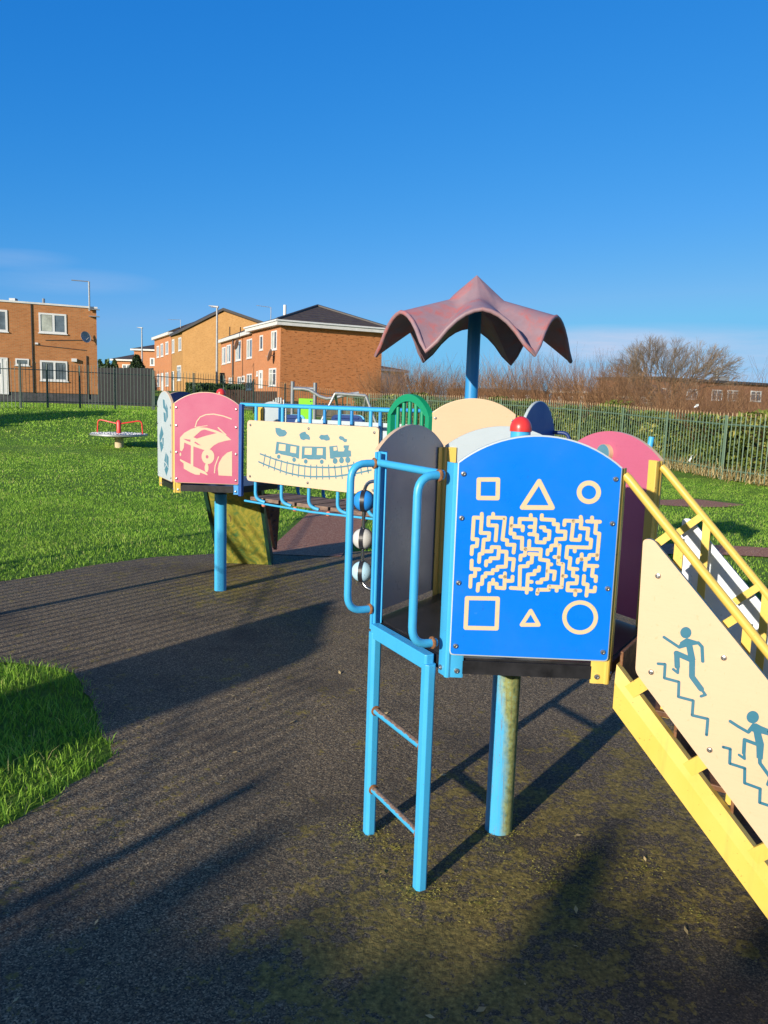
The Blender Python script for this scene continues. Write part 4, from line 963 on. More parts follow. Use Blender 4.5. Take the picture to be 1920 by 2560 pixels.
for i in range(76):
    t = .08+.92*(i+RNG.uniform(-.4, .4))/76; x, y, nx_, ny_ = along(rp, min(max(t, 0), .999))
    if nx_+.3*ny_ < 0: nx_, ny_ = -nx_, -ny_
    k = 1.2+RNG.uniform(0, 1.8); spots.append((x+nx_*k, y+ny_*k, RNG.uniform(.82, 1.15)*(1.95+1.5*sstep(.22, .62, t))))
for i in range(26):
    x, y, nx_, ny_ = along(rp, RNG.uniform(.1, .97))
    if nx_+.3*ny_ < 0: nx_, ny_ = -nx_, -ny_
    spots.append((x+nx_*RNG.uniform(4, 9), y+ny_*RNG.uniform(3, 6), RNG.uniform(2.6, 3.5)*(.75 if y < 27 else 1)))
first = set()
for i, (x, y, s) in enumerate(spots):
    k = i % 3; o = PS[k] if k not in first else PS[k].copy()
    if k in first: COL.objects.link(o)
    first.add(k); o.location = (x, y, zg(x, y)-.05); o.rotation_euler = (0, 0, RNG.uniform(0, 6.28)); k_ = RNG.uniform(.75, 1.0); o.scale = (k_, k_, s)
    tag(o, 'bare brown leafless shrub in the thicket beyond the green fence', 'shrub', 'bare shrubs beyond the green fence')
# the bigger bare tree
RNG = np.random.default_rng(5); c = aty(1440, 880, 60); zb = zg(c.x, c.y)+.1
tr = thing('bare_tree', 'wide leafless grey tree rising above the low brick buildings at right', 'tree', (c.x, c.y, zb))
tk = Twigs(); cr = Twigs()
tk.seg((0, 0, 0), (.05, 0, 1.6), .24, .19, .4)
for i in range(11):
    a = 2*pi*i/11+RNG.normal(0, .25); l = RNG.uniform(.45, 1.5); d = np.array((cos(a)*l, sin(a)*l, 1.)); d /= np.linalg.norm(d)
    cr.grow((.05, 0, 1.3+.3*RNG.random()), d, 2.0, .105, 5, .5, .45, .06, (2, 3))
tk.build('trunk', M['bark'], tr); cr.V = [np.array(v)*np.array((1.04, 1.04, 1.)) for v in cr.V]; cr.build('crown', M['bark'], tr)
# smaller bare trees on the skyline
for x, Y, H, lb in ((1585, 62, 2.6, 'thin leafless sapling just right of the wide bare tree'), (1230, 70, 3.6, 'leafless bushy tree on the skyline right of the canopy'), (905, 72, 3.0, 'leafless bushy tree on the skyline under the left of the canopy'), (1060, 66, 3.2, 'leafless bushy tree on the skyline just right of the canopy pole')):
    c = aty(x, 880, Y); r = thing('bare_tree', lb, 'tree', (c.x, c.y, zg(c.x, c.y)-.6)); tk = Twigs(); tk.seg((0, 0, 0), (0, 0, .9), .09, .08, .4); tk.build('trunk', M['bark'], r); cr = Twigs()
    for i in range(9):
        a = 2*pi*i/9; d = np.array((cos(a)*.5, sin(a)*.5, 1)); d /= np.linalg.norm(d); cr.grow((0, 0, .7), d, H*.5, .035, 3, .42, .45, .15, (2, 3))
    cr.build('crown', M['twig'], r)
# litter caught in the hedge
for x, y, lb in ((1723, 1145, 'torn pale plastic wrapper caught in the bramble hedge'), (1738, 1014, 'white plastic bag snagged on top of the bramble hedge')):
    q = aty(x/S, y/S, 21.6 if y < 1100 else 20.6); mb = MB(); V = []; n = 7
    for i in range(n):
        for j in range(3): V.append(q+Vector(((i/n-.5)*.09*(1 if y > 1100 else 1.2)+random.uniform(-.03, .03), random.uniform(-.05, .05)-.1, (i/n-.5)*(.16 if y > 1100 else .05)+(j-1)*.03+random.uniform(-.03, .03))))
    mb.add(V, [(i*3+j, i*3+j+1, i*3+j+4, i*3+j+3) for i in range(n-1) for j in range(2)]); tag(mb.build('plastic_litter', M['litter'], None, 0, q), lb, 'litter')

# ==================================================================== houses
def vwin(root, P, N, x0, y0, x1, y1, mull=(.62,), transom=None, curtain=False, name='window', fw=.06, door=False, skew=None):
    """window whose corners are measured in the photo, on the vertical wall plane P,N"""
    a, c = onpl(x0, y0, P, N), onpl(x1, y1, P, N); X = Vector((-N.y, N.x, 0))
    u0, u1 = sorted(((a-P).dot(X), (c-P).dot(X))); z0, z1 = sorted((a.z, c.z)); B = P-UP*P.z
    def bar(mb, a0, a1, b0, b1, t0=-.03, t1=.045): mb.hexa([B+X*u+N*t+UP*z for z in (b0, b1) for u, t in ((a0, t1), (a1, t1), (a1, t0), (a0, t0))])
    b = MB(); bar(b, u0, u1, z0, z0+fw); bar(b, u0, u1, z1-fw, z1); bar(b, u0, u0+fw, z0+fw, z1-fw); bar(b, u1-fw, u1, z0+fw, z1-fw)
    if skew is None:
        for m in mull: mu = u0+(u1-u0)*m; bar(b, mu-fw*.6, mu+fw*.6, z0+fw, z1-fw)
        if transom: zt_ = z0+(z1-z0)*transom; bar(b, u0+fw, u1-fw, zt_-.025, zt_+.025, -.03, .04)
    w_ = b.build(name, M['upvc'], root)
    if door:
        b = MB(); bar(b, u0+fw, u1-fw, z0+fw, z1-fw, -.02, .02); b.build('door_leaf', M['upvc'], w_)
        b = MB(); bar(b, u0+(u1-u0)*.3, u0+(u1-u0)*.7, z0+(z1-z0)*.55, z0+(z1-z0)*.85, .0, .025); b.build('pane', M['glass'], w_); return w_
    b = MB(); bar(b, u0+fw, u1-fw, z0+fw, z1-fw, -.02, .012); b.build('pane', M['glass'], w_)
    if curtain:
        b = MB(); bar(b, u0+fw*1.2, u0+(u1-u0)*(mull[0]-.06) if mull else u1-fw*1.2, z0+fw*1.2, z1-fw*1.2, .0, .016); b.build('curtain', M['curtain'], w_)
    b = MB(); bar(b, u0-.05, u1+.05, z0-.05, z0, -.03, .08); b.build('sill', M['upvc'], w_)
    return w_
def wallbox(c0, c1, dep, z0, z1):      # front wall from c0 to c1 (left to right seen from camera), depth away
    a, c = Vector((c0[0], c0[1], 0)), Vector((c1[0], c1[1], 0)); d = (c-a).normalized(); n = Vector((d.y, -d.x, 0)); bk = -n*dep
    return a, c, d, n, [a+UP*z0, c+UP*z0, c+bk+UP*z0, a+bk+UP*z0, a+UP*z1, c+UP*z1, c+bk+UP*z1, a+bk+UP*z1]
def dishes(root, P, N, x, y, r=.3, side=1):
    q = onpl(x, y, P, N); X = Vector((-N.y, N.x, 0)); ax = (N*.8+X*.5*side+UP*.25).normalized(); e = UP.cross(ax).normalized(); b = MB(); c = q+N*.35
    b.lathe(c, [(.01, -.07), (r*.6, -.04), (r, .02), (r, .035), (r*.6, -.02), (.01, -.05)], 18, (e, ax.cross(e), ax)); b.tube([q, c-ax*.05], .03, 6); b.tube([c-ax*.05-UP*r*.6, c+ax*.3-UP*.1], .015, 5); b.build('satellite_dish', M['dish'], root, 40)
def aerial(root, x, y0, y1, Y, arm=(-.8, .0), n=5, r=.025, name='aerial'):
    a, c = aty(x, y0, Y), aty(x, y1, Y); c = Vector((a.x, a.y, c.z)); b = MB(); b.tube([a, c], r, 6); e = c+Vector((arm[0], 0, arm[1])); b.tube([c, e], .018, 5)
    for i in range(n): q = c.lerp(e, .2+.8*i/n); b.tube([q-Vector((0, .2, .0)), q+Vector((0, .2, 0))], .008, 4)
    b.build(name, M['galv'], root)
# --- flat roofed house, left
Yr = 47.; pr = aty(210.5, 800, Yr); pl = aty(0, 800, 44.8); d = (Vector((pr.x, pr.y, 0))-Vector((pl.x, pl.y, 0))).normalized(); pl2 = Vector((pl.x, pl.y, 0))-d*9
zb = aty(211, 852, Yr).z; zt_ = aty(210.5, 667, Yr).z
h1 = thing('brick_house', 'two storey flat roofed brown brick house at the far left', 'house', (pr.x, pr.y, zb))
a, c, dd, n, p8 = wallbox((pl2.x, pl2.y), (pr.x, pr.y), 8, zb, zt_); b = MB(); b.hexa(p8); b.build('wall', M['brick_house'], h1)
_, _, _, _, p8 = wallbox(((pl2-n*.04).x, (pl2-n*.04).y), ((pr-n*.04+Vector((0, 0, 0))).x, (pr-n*.04).y), 8, zb-2.2, zb); b = MB(); b.hexa(p8); b.build('plinth', M['plinth'], h1)
b = MB(); q0 = pl2+n*.06; q1 = Vector((pr.x, pr.y, 0))+n*.06+dd*.06; b.hexa(wallbox((q0.x, q0.y), (q1.x, q1.y), 8.1, zt_, zt_+.10)[4]); b.build('roof', M['fascia'], h1)
b = MB(); b.box(a+dd*9.8-n*2+UP*(zt_+.25), (.35, .35, .35)); b.tube([pr-n*1-dd*2.8+UP*(zt_-pr.z), pr-n*1-dd*2.8+UP*(zt_+.45-pr.z)], .08, 8); b.build('roof_vent', M['galvdark'], h1)
W = lambda *a_, **k: vwin(h1, a, n, *a_, **k)
W(-52, 665, 17, 717, mull=(.5,), curtain=True, fw=.11); W(83, 675, 144, 722, mull=(.53,), curtain=True, fw=.10); W(86, 778, 146, 824, mull=(.53,), fw=.10); W(33, 774, 63, 790, mull=(), fw=.08); W(-20, 771, 19, 852, name='door', door=True, fw=.07)
b = MB()
for x in (68, 185.5): q = onpl(x, 700, a, n); b.box(Vector((q.x, q.y, (zt_+zb)/2+ (0 if x < 100 else -1.5)))+n*.04, (.05, .05, (zt_-zb)*(1 if x < 100 else .5)), (dd, n, UP))
for x0, x1, y in ((98, 186, 735), (75, 186, 757)): q0, q1 = onpl(x0, y-12 if x0 == 75 else y, a, n), onpl(x1, y, a, n); b.tube([q0+n*.02, q1+n*.02], .02, 5)
b.build('cable', M['darkfascia'], h1); dishes(h1, a, n, 184, 729, .34)
b = MB(); q = onpl(160, 778, a, n); b.box(q+n*.1, (.28, .2, .18), (dd, n, UP)); q = onpl(79, 742, a, n); b.box(q+n*.04, (.16, .06, .1), (dd, n, UP)); b.build('wall_lamp', M['upvc'], h1)
a_ = onpl(193, 672, a, n)+n*.15; t_ = onpl(191, 609, a, n)+n*.15; b = MB(); b.tube([a_, Vector((a_.x, a_.y, t_.z))], .05, 8); e = Vector((a_.x, a_.y, t_.z)); b.tube([e, e-dd*.95], .03, 6)
b.box(a_+dd*.25+UP*.1, (.6, .2, .04), (dd, n, UP)); b.box(a_+dd*.25-UP*.3, (.6, .2, .04), (dd, n, UP)); b.build('mast', M['galv'], h1)
# --- black board fence right of that house
f0, f1 = at2(213, 45.5), at2(334, 43); a = Vector((*f0, 0)); c = Vector((*f1, 0)); d = (c-a).normalized(); b = MB(); bl_ = (c-a).length; k = int(bl_/.14)
z0_ = zg(*f0)-.2
for i in range(k): b.box(a+d*(i+.5)*.14+UP*(z0_+1.15+.01*(i % 3)), (.13, .02+.015*(i % 2), 2.3), (d, Vector((d.y, -d.x, 0)), UP))
tag(b.build('board_fence', M['blackboard'], None, 0, a+UP*z0_), 'tall black close boarded fence right of the flat roofed house', 'fence')
# --- red brick hip roofed terrace (nearest)
Cn = aty(606, 780, 52); Cr = aty(824, 780, 55.5); Cl = aty(544.5, 780, 58); h5 = thing('brick_terrace', 'orange brick house with brown hipped roof above a long windowless side wall', 'house', (Cn.x, Cn.y, 1))
ze = aty(606, 703, 52).z; zb = 1.28
v2 = lambda q: Vector((q.x, q.y, 0)); far = v2(Cr)+(v2(Cl)-v2(Cn))
def prism4(mb, P, z0, z1): mb.hexa([q+UP*z0 for q in P]+[q+UP*z1 for q in P])
b = MB(); Q = [v2(Cn), v2(Cr), far, v2(Cl)]; prism4(b, Q, zb-1, ze); w_ = b.build('wall', M['brick_red'], h5)
ns_ = (v2(Cr)-v2(Cn)).normalized(); ns5 = Vector((ns_.y, -ns_.x, 0)); fs = (v2(Cl)-v2(Cn)).normalized(); nf5 = Vector((-fs.y, fs.x, 0))
if nf5.x > 0: nf5 = -nf5
b = MB(); g = [v2(Cn)+nf5*.012+ns5*.0, v2(Cl)+nf5*.012]; b.hexa([g[0]+UP*(zb-1), g[1]+UP*(zb-1), g[1]-nf5*.01+UP*(zb-1), g[0]-nf5*.01+UP*(zb-1), g[0]+UP*ze, g[1]+UP*ze, g[1]-nf5*.01+UP*ze, g[0]-nf5*.01+UP*ze]); b.build('front_wall', M['brick_facade'], h5)
E = [q+(ns5*s1*.42+nf5*s2*.42)+ns_*0 for q, s1, s2 in ((Q[0], 1, 1), (Q[1], 1, -1), (Q[2], -1, -1), (Q[3], -1, 1))]
b = MB(); prism4(b, E, ze, ze+.24); b.build('fascia', M['fascia'], h5)
b = MB(); E2 = [q+ns5*.08*s1+nf5*.08*s2 for q, s1, s2 in ((E[0], 1, 1), (E[1], 1, -1), (E[2], -1, -1), (E[3], -1, 1))]; prism4(b, E2, ze+.24, ze+.34); b.build('gutter', M['upvc'], h5)
ap_ = aty(686, 661, 56.5); hc = sum(E, Vector((0, 0, 0)))/4; hc.z = 0; rz = ap_.z; b = MB(); r0 = v2(ap_); r1 = r0+(v2(Cl)-v2(Cn))*.25
b.add([q+UP*(ze+.34) for q in E]+[r0+UP*rz, r1+UP*rz], [(0, 1, 4), (1, 2, 5, 4), (2, 3, 5), (3, 0, 4, 5), (3, 2, 1, 0)]); rf5 = b.build('roof', M['tiles'], h5)
b = MB(); b.tube([E[0]+UP*(ze+.36), r0+UP*(rz+.03)], .09, 6); b.tube([E[1]+UP*(ze+.36), r0+UP*(rz+.03)], .09, 6); b.build('ridge_tile', M['darkfascia'], rf5)
W = lambda *a_, **k: vwin(h5, v2(Cn), nf5, *a_, **k)
W(562, 725, 568.5, 756, mull=(), fw=.10); W(587, 716, 598.5, 755, mull=(.5,), fw=.10, curtain=True); W(582, 796, 597, 834, mull=(.5,), fw=.10, transom=.7, curtain=True); W(560, 800, 568, 839, name='door', door=True); W(555, 802, 558, 812, mull=(), fw=.08)
dishes(h5, v2(Cn), nf5, 594, 768, .42, -1); aerial(h5, 585, 690, 664, 55, (-1.0, .1)); b = MB(); q = aty(615, 690, 57); b.tube([q, q+UP*1.0], .11, 8); b.build('flue', M['upvc'], h5)
# lower terrace receding
Ta = v2(Cl)+fs*.02-nf5*.25; far5 = aty(477, 780, 70.5); Tb = v2(far5)-nf5*.0; td = (Tb-Ta).normalized(); tn = Vector((-td.y, td.x, 0)); tn = tn if tn.x < 0 else -tn
zt5 = aty(549, 720, 58.3).z; h6 = thing('brick_terrace', 'lower orange brick terrace with white fascia joined behind the hip roofed house', 'house', (Tb.x, Tb.y, 1.3))
b = MB(); P4 = [Ta, Ta-tn*7, Tb-tn*7, Tb]; prism4(b, P4, 0, zt5); b.build('wall', M['brick_facade'], h6)
b = MB(); P4 = [Ta+tn*.3, Ta-tn*7.3, Tb-tn*7.3+td*.2, Tb+tn*.3+td*.2]; prism4(b, P4, zt5, zt5+.26); b.build('fascia', M['fascia'], h6)
b = MB(); mdz = zt5+1.9; P4 = [q+UP*(zt5+.26) for q in P4]; m0 = (P4[0]+P4[1])/2; m1 = (P4[2]+P4[3])/2; b.add(P4+[Vector((m0.x, m0.y, mdz)), Vector((m1.x, m1.y, mdz))], [(0, 1, 4), (1, 2, 5, 4), (2, 3, 5), (3, 0, 4, 5)]); b.build('roof', M['tiles'], h6)
W = lambda *a_, **k: vwin(h6, Ta, tn, *a_, **k)
for x0, y0, x1, y1 in ((534, 734, 545.5, 773), (510, 738, 521, 778), (490.5, 746, 499, 783), (480.5, 751, 488, 786)): W(x0, y0+(x0 < 500)*0, x1, y1, mull=(.5,), fw=.11, curtain=True)
for x0, y0, x1, y1 in ((534, 808, 545, 842), (514, 814, 522, 834), (523.5, 812, 529, 824), (495, 816, 501, 834), (481, 818, 487, 836)): W(x0, y0, x1, y1, mull=(.5,), fw=.10)
b = MB(); q = onpl(505, 780, Ta, tn); b.tube([Vector((q.x, q.y, 1))+tn*.08, Vector((q.x, q.y, zt5))+tn*.08], .07, 6); b.build('downpipe', M['darkfascia'], h6)
dishes(h6, Ta, tn, 521, 745, .42, -1)
# --- tan gabled house
G0 = aty(394.5, 760, 80); G1 = aty(548, 760, 73); gd = (v2(G1)-v2(G0)).normalized(); gn = Vector((gd.y, -gd.x, 0)); zb = 2.0
ze = aty(394.5, 714, 80).z; G1z = ze; q = onpl(487, 671, v2(G0), gn); um = (v2(q)-v2(G0)).dot(gd); L4 = um*2
h4 = thing('gabled_house', 'tan brick house with a plain pointed gable end and dark roof edge', 'house', (G0.x, G0.y, zb)); rz = q.z
A0 = v2(G0); A1 = A0+gd*L4; bk = v2(aty(334, 780, 95))-A0; 
b = MB(); V = [A0+UP*(zb-1), A1+UP*(zb-1), A1+UP*ze, A0+gd*um+UP*rz, A0+UP*ze]; V2 = [q+bk*.35 for q in V]; b.add(V+V2, [(0, 1, 2, 3, 4), (9, 8, 7, 6, 5), (0, 5, 6, 1), (1, 6, 7, 2), (2, 7, 8, 3), (3, 8, 9, 4), (4, 9, 5, 0)]); b.build('wall', M['brick_tan'], h4)
b = MB()
for s0, s1, u0, u1 in ((ze, rz, -.35, um), (rz, ze, um, L4+.35)):
    p0 = A0+gd*u0+gn*.25+UP*((s0 if u0 > 0 else s0-.25)); p1 = A0+gd*u1+gn*.25+UP*((s1 if u1 < L4 else s1-.25)); k = bk*.36-gn*.2
    b.hexa([p0, p1, p1+k, p0+k, p0+UP*.24, p1+UP*.24, p1+k+UP*.24, p0+k+UP*.24])
b.build('roof', M['darkfascia'], h4)
fn = Vector((-bk.y, bk.x, 0)).normalized(); fn = fn if fn.x < 0 else -fn; W = lambda *a_, **k: vwin(h4, A0, fn, *a_, **k)
W(386, 730, 392, 757, mull=(.5,), fw=.12); W(372, 734, 377, 762, mull=(.5,), fw=.12); W(383, 790, 391.5, 822, mull=(.5,), fw=.13, transom=.7); W(373, 802, 377, 845, name='door', door=True)
aerial(h4, 390, 708, 691, 82, (-1.3, 0)); aerial(h4, 526, 708, 692, 78, (-.6, .1), 3)
b = MB(); q = onpl(497, 741, v2(G0), gn); b.box(q+gn*.05, (.05, .08, 3), (gd, gn, UP)); q = onpl(520, 735, v2(G0), gn); b.box(q+gn*.05, (.05, .08, 2.4), (gd, gn, UP)); b.build('cable', M['darkfascia'], h4)
# rear part of that row
A2 = A0+bk*.36+fn*.02; A3 = A0+bk*1.0; zt4 = aty(365, 724, 86).z; h7 = thing('brick_terrace', 'red brick terrace receding behind the tan gabled house', 'house', (A3.x, A3.y, 2.3)); b = MB(); prism4(b, [A2, A2-fn*7, A3-fn*7, A3], 1, zt4); b.build('wall', M['brick_facade'], h7)
b = MB(); P4 = [A2+fn*.35, A2-fn*7.3, A3-fn*7.3, A3+fn*.35]; prism4(b, P4, zt4, zt4+.3); b.build('fascia', M['fascia'], h7)
b = MB(); P5 = [q+UP*(zt4+.3) for q in P4]; m0, m1 = (P5[0]+P5[1])/2+UP*1.7, (P5[2]+P5[3])/2+UP*1.7; b.add(P5+[m0, m1], [(0, 1, 4), (1, 2, 5, 4), (2, 3, 5), (3, 0, 4, 5)]); b.build('roof', M['tiles'], h7)
W = lambda *a_, **k: vwin(h7, A2, fn, *a_, **k)
for x0, y0, x1, y1 in ((358, 739, 364, 765), (347.5, 743, 353, 770), (339, 748, 344, 772)): W(x0, y0, x1, y1, mull=(.5,), fw=.13)
for x0, y0, x1, y1 in ((358, 805, 364, 834), (340, 808, 345, 835)): W(x0, y0, x1, y1, mull=(.5,), fw=.12)
W(348, 806, 353, 845, name='door', door=True)
# --- small far hip roofed house
def hipbox(label, x0, x1, ytop, yb, Y0, Y1, dep, yap, wall, roof='tiles', ov=.4, fas='fascia', cat='house', name='far_house', hip=.5):
    p0, p1 = aty(x0, 800, Y0), aty(x1, 800, Y1); a, c, d, n, _ = wallbox((p0.x, p0.y), (p1.x, p1.y), dep, 0, 1); z1 = aty(x0, ytop, Y0).z; z0 = aty(x0, yb, Y0).z; zr_ = aty((x0+x1)/2, yap, (Y0+Y1)/2+dep/2).z
    r = thing(name, label, cat, (p0.x, p0.y, z0)); b = MB(); b.hexa(wallbox((p0.x, p0.y), (p1.x, p1.y), dep, z0-3, z1)[4]); b.build('wall', M[wall], r)
    bk_ = -n*dep; E = [a-d*ov+n*ov, c+d*ov+n*ov, c+d*ov+bk_-n*ov, a-d*ov+bk_-n*ov]; b = MB(); prism4(b, E, z1, z1+.22); b.build('fascia', M[fas], r)
    L = (c-a).length; hp = min(hip*dep, L/2-.01); b = MB(); b.add([q+UP*(z1+.22) for q in E]+[a+d*hp+bk_/2+UP*zr_, c-d*hp+bk_/2+UP*zr_], [(0, 1, 5, 4), (1, 2, 5), (2, 3, 4, 5), (3, 0, 4), (3, 2, 1, 0)]); b.build('roof', M[roof], r); return r, a, n
r, a, n = hipbox('small brick house with hipped roof behind the lamp post left of the tan gable', 290, 340, 757, 812, 112, 112, 8, 744, 'brick_facade')
vwin(r, a, n, 324, 773, 334, 790, mull=(), fw=.15)
r, a, n = hipbox('single storey brick annexe with hipped roof behind the dark conifer', 246, 292, 779, 812, 112, 112, 8, 765, 'brick_facade'); vwin(r, a, n, 264, 787, 283, 797, mull=(.5,), fw=.12)
r, a, n = hipbox('white walled house with brown roof peeping past the long brick side wall', 822, 873, 801, 830, 82, 85, 9, 786, 'fascia'); aerial(r, 829, 800, 780, 84, (.6, .1), 3)
# --- low buildings beyond the shrubs
r, a, n = hipbox('long low brick block with flat roof beyond the shrubs, centre', 968, 1190, 843, 885, 98, 96, 8, 840, 'brick_far', 'darkfascia', .2, 'darkfascia')
for x in (992, 1012, 1040, 1100, 1135): vwin(r, a, n, x, 853, x+9, 866, mull=(.5,), fw=.13)
r, a, n = hipbox('low brick block with pale grey shed roof beyond the shrubs', 1195, 1270, 848, 885, 94, 92, 9, 830, 'brick_far', 'galv', .2, 'galv')
for x in (1204, 1228, 1252): vwin(r, a, n, x, 856, x+9, 871, mull=(.5,), fw=.13)
r, a, n = hipbox('cream rendered low house with wide brown roof beyond the shrubs', 1322, 1412, 849, 895, 86, 84, 9, 814, 'render', 'tiles', .8, 'darkfascia', hip=.35)
for x in (1345, 1384): vwin(r, a, n, x, 857, x+14, 870, mull=(.5,), fw=.12)
pL, pR = aty(1413, 830, 92), aty(1720, 830, 104); a, c, d, n, p8 = wallbox((pL.x, pL.y), (pR.x, pR.y), 9, -2, aty(1413, 819, 92).z)
r = thing('brick_block', 'long two storey brick block with dark roof edge at the far right', 'house', (pL.x, pL.y, -1)); b = MB(); b.hexa(p8); b.build('wall', M['brick_far'], r)
b = MB(); z_ = p8[4].z; q0, q1 = a+n*.3-d*.3, c+n*.3; b.hexa(wallbox((q0.x, q0.y), (q1.x, q1.y), 9.6, z_, z_+.3)[4]); b.build('roof', M['darkfascia'], r)
for x in (1426, 1484, 1538, 1572, 1622): vwin(r, a, n, x, 838+(x-1426)*.03, x+21, 862+(x-1426)*.03, mull=(.5,), transom=.68, fw=.14)
b = MB(); q = onpl(1604, 832, a, n); b.box(Vector((q.x, q.y, z_+.55))-n*3, (1.3, .8, .9)); b.tube([Vector((q.x, q.y, z_))-n*3-d*1.2, Vector((q.x, q.y, z_+1.6))-n*3-d*1.2], .25, 8); b.build('chimney', M['galvdark'], r)
# --- retaining wall, boards and hedge before the terrace
a = Vector((*at2(520, 47.5), 0)); c = Vector((*at2(763, 50), 0)); d = (c-a).normalized(); n = Vector((d.y, -d.x, 0)); b = MB(); prism4(b, [a, c, c-n*.3, a-n*.3], -.5, 1.30); tag(b.build('retaining_wall', M['concrete'], None, 0, a), 'grey brown concrete retaining wall below the long brick side wall', 'wall')
b = MB(); z1 = 1.30
for i in range(int((c-a).length/.22)):
    q = a+d*(i+.5)*.22
    b.box(q-n*.15+UP*(1.34), (.13, .14, .10), (d, n, UP))
tag(b.build('coping_bricks', M['darkfascia'], None, 0, a+UP*1.3), 'row of dark coping bricks topping the concrete retaining wall', 'coping')
a = Vector((*at2(398, 45.), 0)); c = Vector((*at2(520, 47.4), 0)); d = (c-a).normalized(); n = Vector((d.y, -d.x, 0)); b = MB(); prism4(b, [a, c, c-n*.3, a-n*.3], -.5, 1.05); tag(b.build('retaining_wall', M['concrete'], None, 0, a), 'low brown retaining wall left of the concrete wall, under the dark hedge', 'wall')
a = Vector((*at2(468, 48.8), 0)); c = Vector((*at2(601, 51), 0)); d = (c-a).normalized(); n = Vector((d.y, -d.x, 0)); b = MB()
k = int((c-a).length/.15)
for i in range(k):
    zt_ = aty(468+133*i/k, 842 if i < k*.42 else 845, 50).z; b.box(a+d*(i+.5)*.15+UP*((zt_+.6)/2), (.13, .025+.02*(i % 2), zt_-.6), (d, n, UP))
tag(b.build('board_fence', M['timber'], None, 0, a+UP*.6), 'brown vertical board garden fence in front of the orange terrace', 'fence')
P = [];
for i in range(7000): x = RNG.uniform(402, 526); q = aty(x, 845, 50.5+RNG.normal(0, .35)); P.append((q.x, q.y, RNG.uniform(.9, aty(x, 827+(x-400)*.03, 50).z)))
leaf_cloud('hedge', P, .12, M['hedge'], 'dark clipped garden hedge behind the lamp post', 'hedge')
cx = aty(296, 800, 70); cf = thing('conifer', 'dark green dense conifer left of the far lamp post', 'tree', (cx.x, cx.y, 1.5)); P = []; zt_ = aty(296, 768, 70).z
for i in range(5000): z = RNG.uniform(1.2, zt_); f = (zt_-z)/(zt_-1.2); r_ = 1.0*min(1, f*1.9+.12)*RNG.uniform(.3, 1)**.5; a_ = RNG.uniform(0, 6.28); P.append((cx.x+r_*cos(a_), cx.y+r_*sin(a_), z))
leaf_cloud('crown', P, .16, M['conifer'], None, None, parent=cf, loc=(cx.x, cx.y, 1.5)); b = MB(); b.tube([(cx.x, cx.y, .8), (cx.x, cx.y, 3)], .12, 8); b.build('trunk', M['bark'], cf)
P = []
for i in range(2600): x = RNG.uniform(212, 256); q = aty(x, 800, 90+RNG.normal(0, 1)); P.append((q.x, q.y, RNG.uniform(1.5, aty(x, 783+6*sin(x*.4), 90).z)))
leaf_cloud('garden_bush', P, .22, M['hedge'], 'rounded green bush peeping over the black board fence', 'bush')
# --- lamp posts
def lamp(x, ytop, ybase, Y, label, s=-1):
    a, c = aty(x, ybase, Y), aty(x, ytop, Y); r = thing('street_lamp', label, 'street lamp', (a.x, a.y, a.z)); z0, z1 = a.z-1.5, c.z; b = MB(); b.tube([(a.x, a.y, z0), (a.x, a.y, z0+2.5), (a.x, a.y, z1)], (.10, .10, .07), 12); b.build('lamp_column', M['lampgrey'], r, 40)
    b = MB(); b.hexa([Vector((a.x+sx*s, a.y+sy, z1+sz)) for sx, sy, sz in ((-.12, -.14, -.05), (.62, -.10, .08), (.62, .10, .08), (-.12, .14, -.05), (-.12, -.14, .10), (.62, -.08, .13), (.62, .08, .13), (-.12, .14, .10))]); bevel(b.build('lamp_head', M['lampgrey'], r), .02)
    b = MB(); b.box((a.x+s*.3, a.y, z1+.0), (.36, .16, .02)); b.build('lamp_glass', M['glass'], r)
lamp(468.5, 664, 838, 60, 'grey street lamp in front of the tan gable'); lamp(307, 709, 782, 105, 'more distant thin street lamp left of the tan gable')
q = aty(480, 818, 56); sg = thing('road_sign', 'black backed sign plate on a short post beside the street lamp', 'sign', (q.x, q.y, 1.5)); b = MB(); b.box(q, (.36, .06, .82)); bevel(b.build('plate', M['signblack'], sg), .01); b = MB(); b.tube([q+Vector((.05, .06, -2)), q+Vector((.05, .06, .3))], .04, 8); b.build('sign_post', M['lampgrey'], sg)

# ==================================================================== other play equipment
c = aty(257.5, 965, 21.5); cz = zg(c.x, c.y); rb = thing('roundabout', 'flat grey roundabout on a pale stem with red rails, alone on the left lawn', 'roundabout', (c.x, c.y, cz)); R = 118/2/1690*21.7
zd = aty(257, 938.5, 21.5).z
mb = MB(); mb.lathe((c.x, c.y, zd), [(.1, -.10), (R*.6, -.055), (R, -.02), (R, .025), (R-.05, .03), (.05, .03)], 48); pf = mb.build('platform', M['galv'], rb, 30)
mb = MB()
for i in range(220):
    a = RNG.uniform(0, 6.28); q = R*.93*sqrt(RNG.random()); mb.lathe((c.x+q*cos(a), c.y+q*sin(a), zd+.03), [(.022, 0), (.018, .012), (.004, .014)], 6)
mb.build('platform_studs', M['galv'], pf)
mb = MB(); mb.lathe((c.x, c.y, cz-.1), [(.115, 0), (.115, zd-cz)], 20); mb.build('stem', M['render'], rb, 40); zt_ = aty(257, 907, 21.5).z
mb = MB(); mb.lathe((c.x, c.y, zd), [(.062, 0), (.062, zt_-zd-.05), (.045, zt_-zd-.02), (.01, zt_-zd)], 16); mb.build('hub', M['red'], rb, 40)
for ang in (172, 8):
    e = Vector((cos(radians(ang)), sin(radians(ang)), 0)); b0 = Vector((c.x, c.y, 0)); mb = MB(); mb.tube(bend([b0+e*.06+UP*(zt_-.10), b0+e*R*.80+UP*(zt_-.0), b0+e*R*.83+UP*(zd+.03)], .12), .019, 10); mb.build('grab_rail', M['red'], rb, 40)
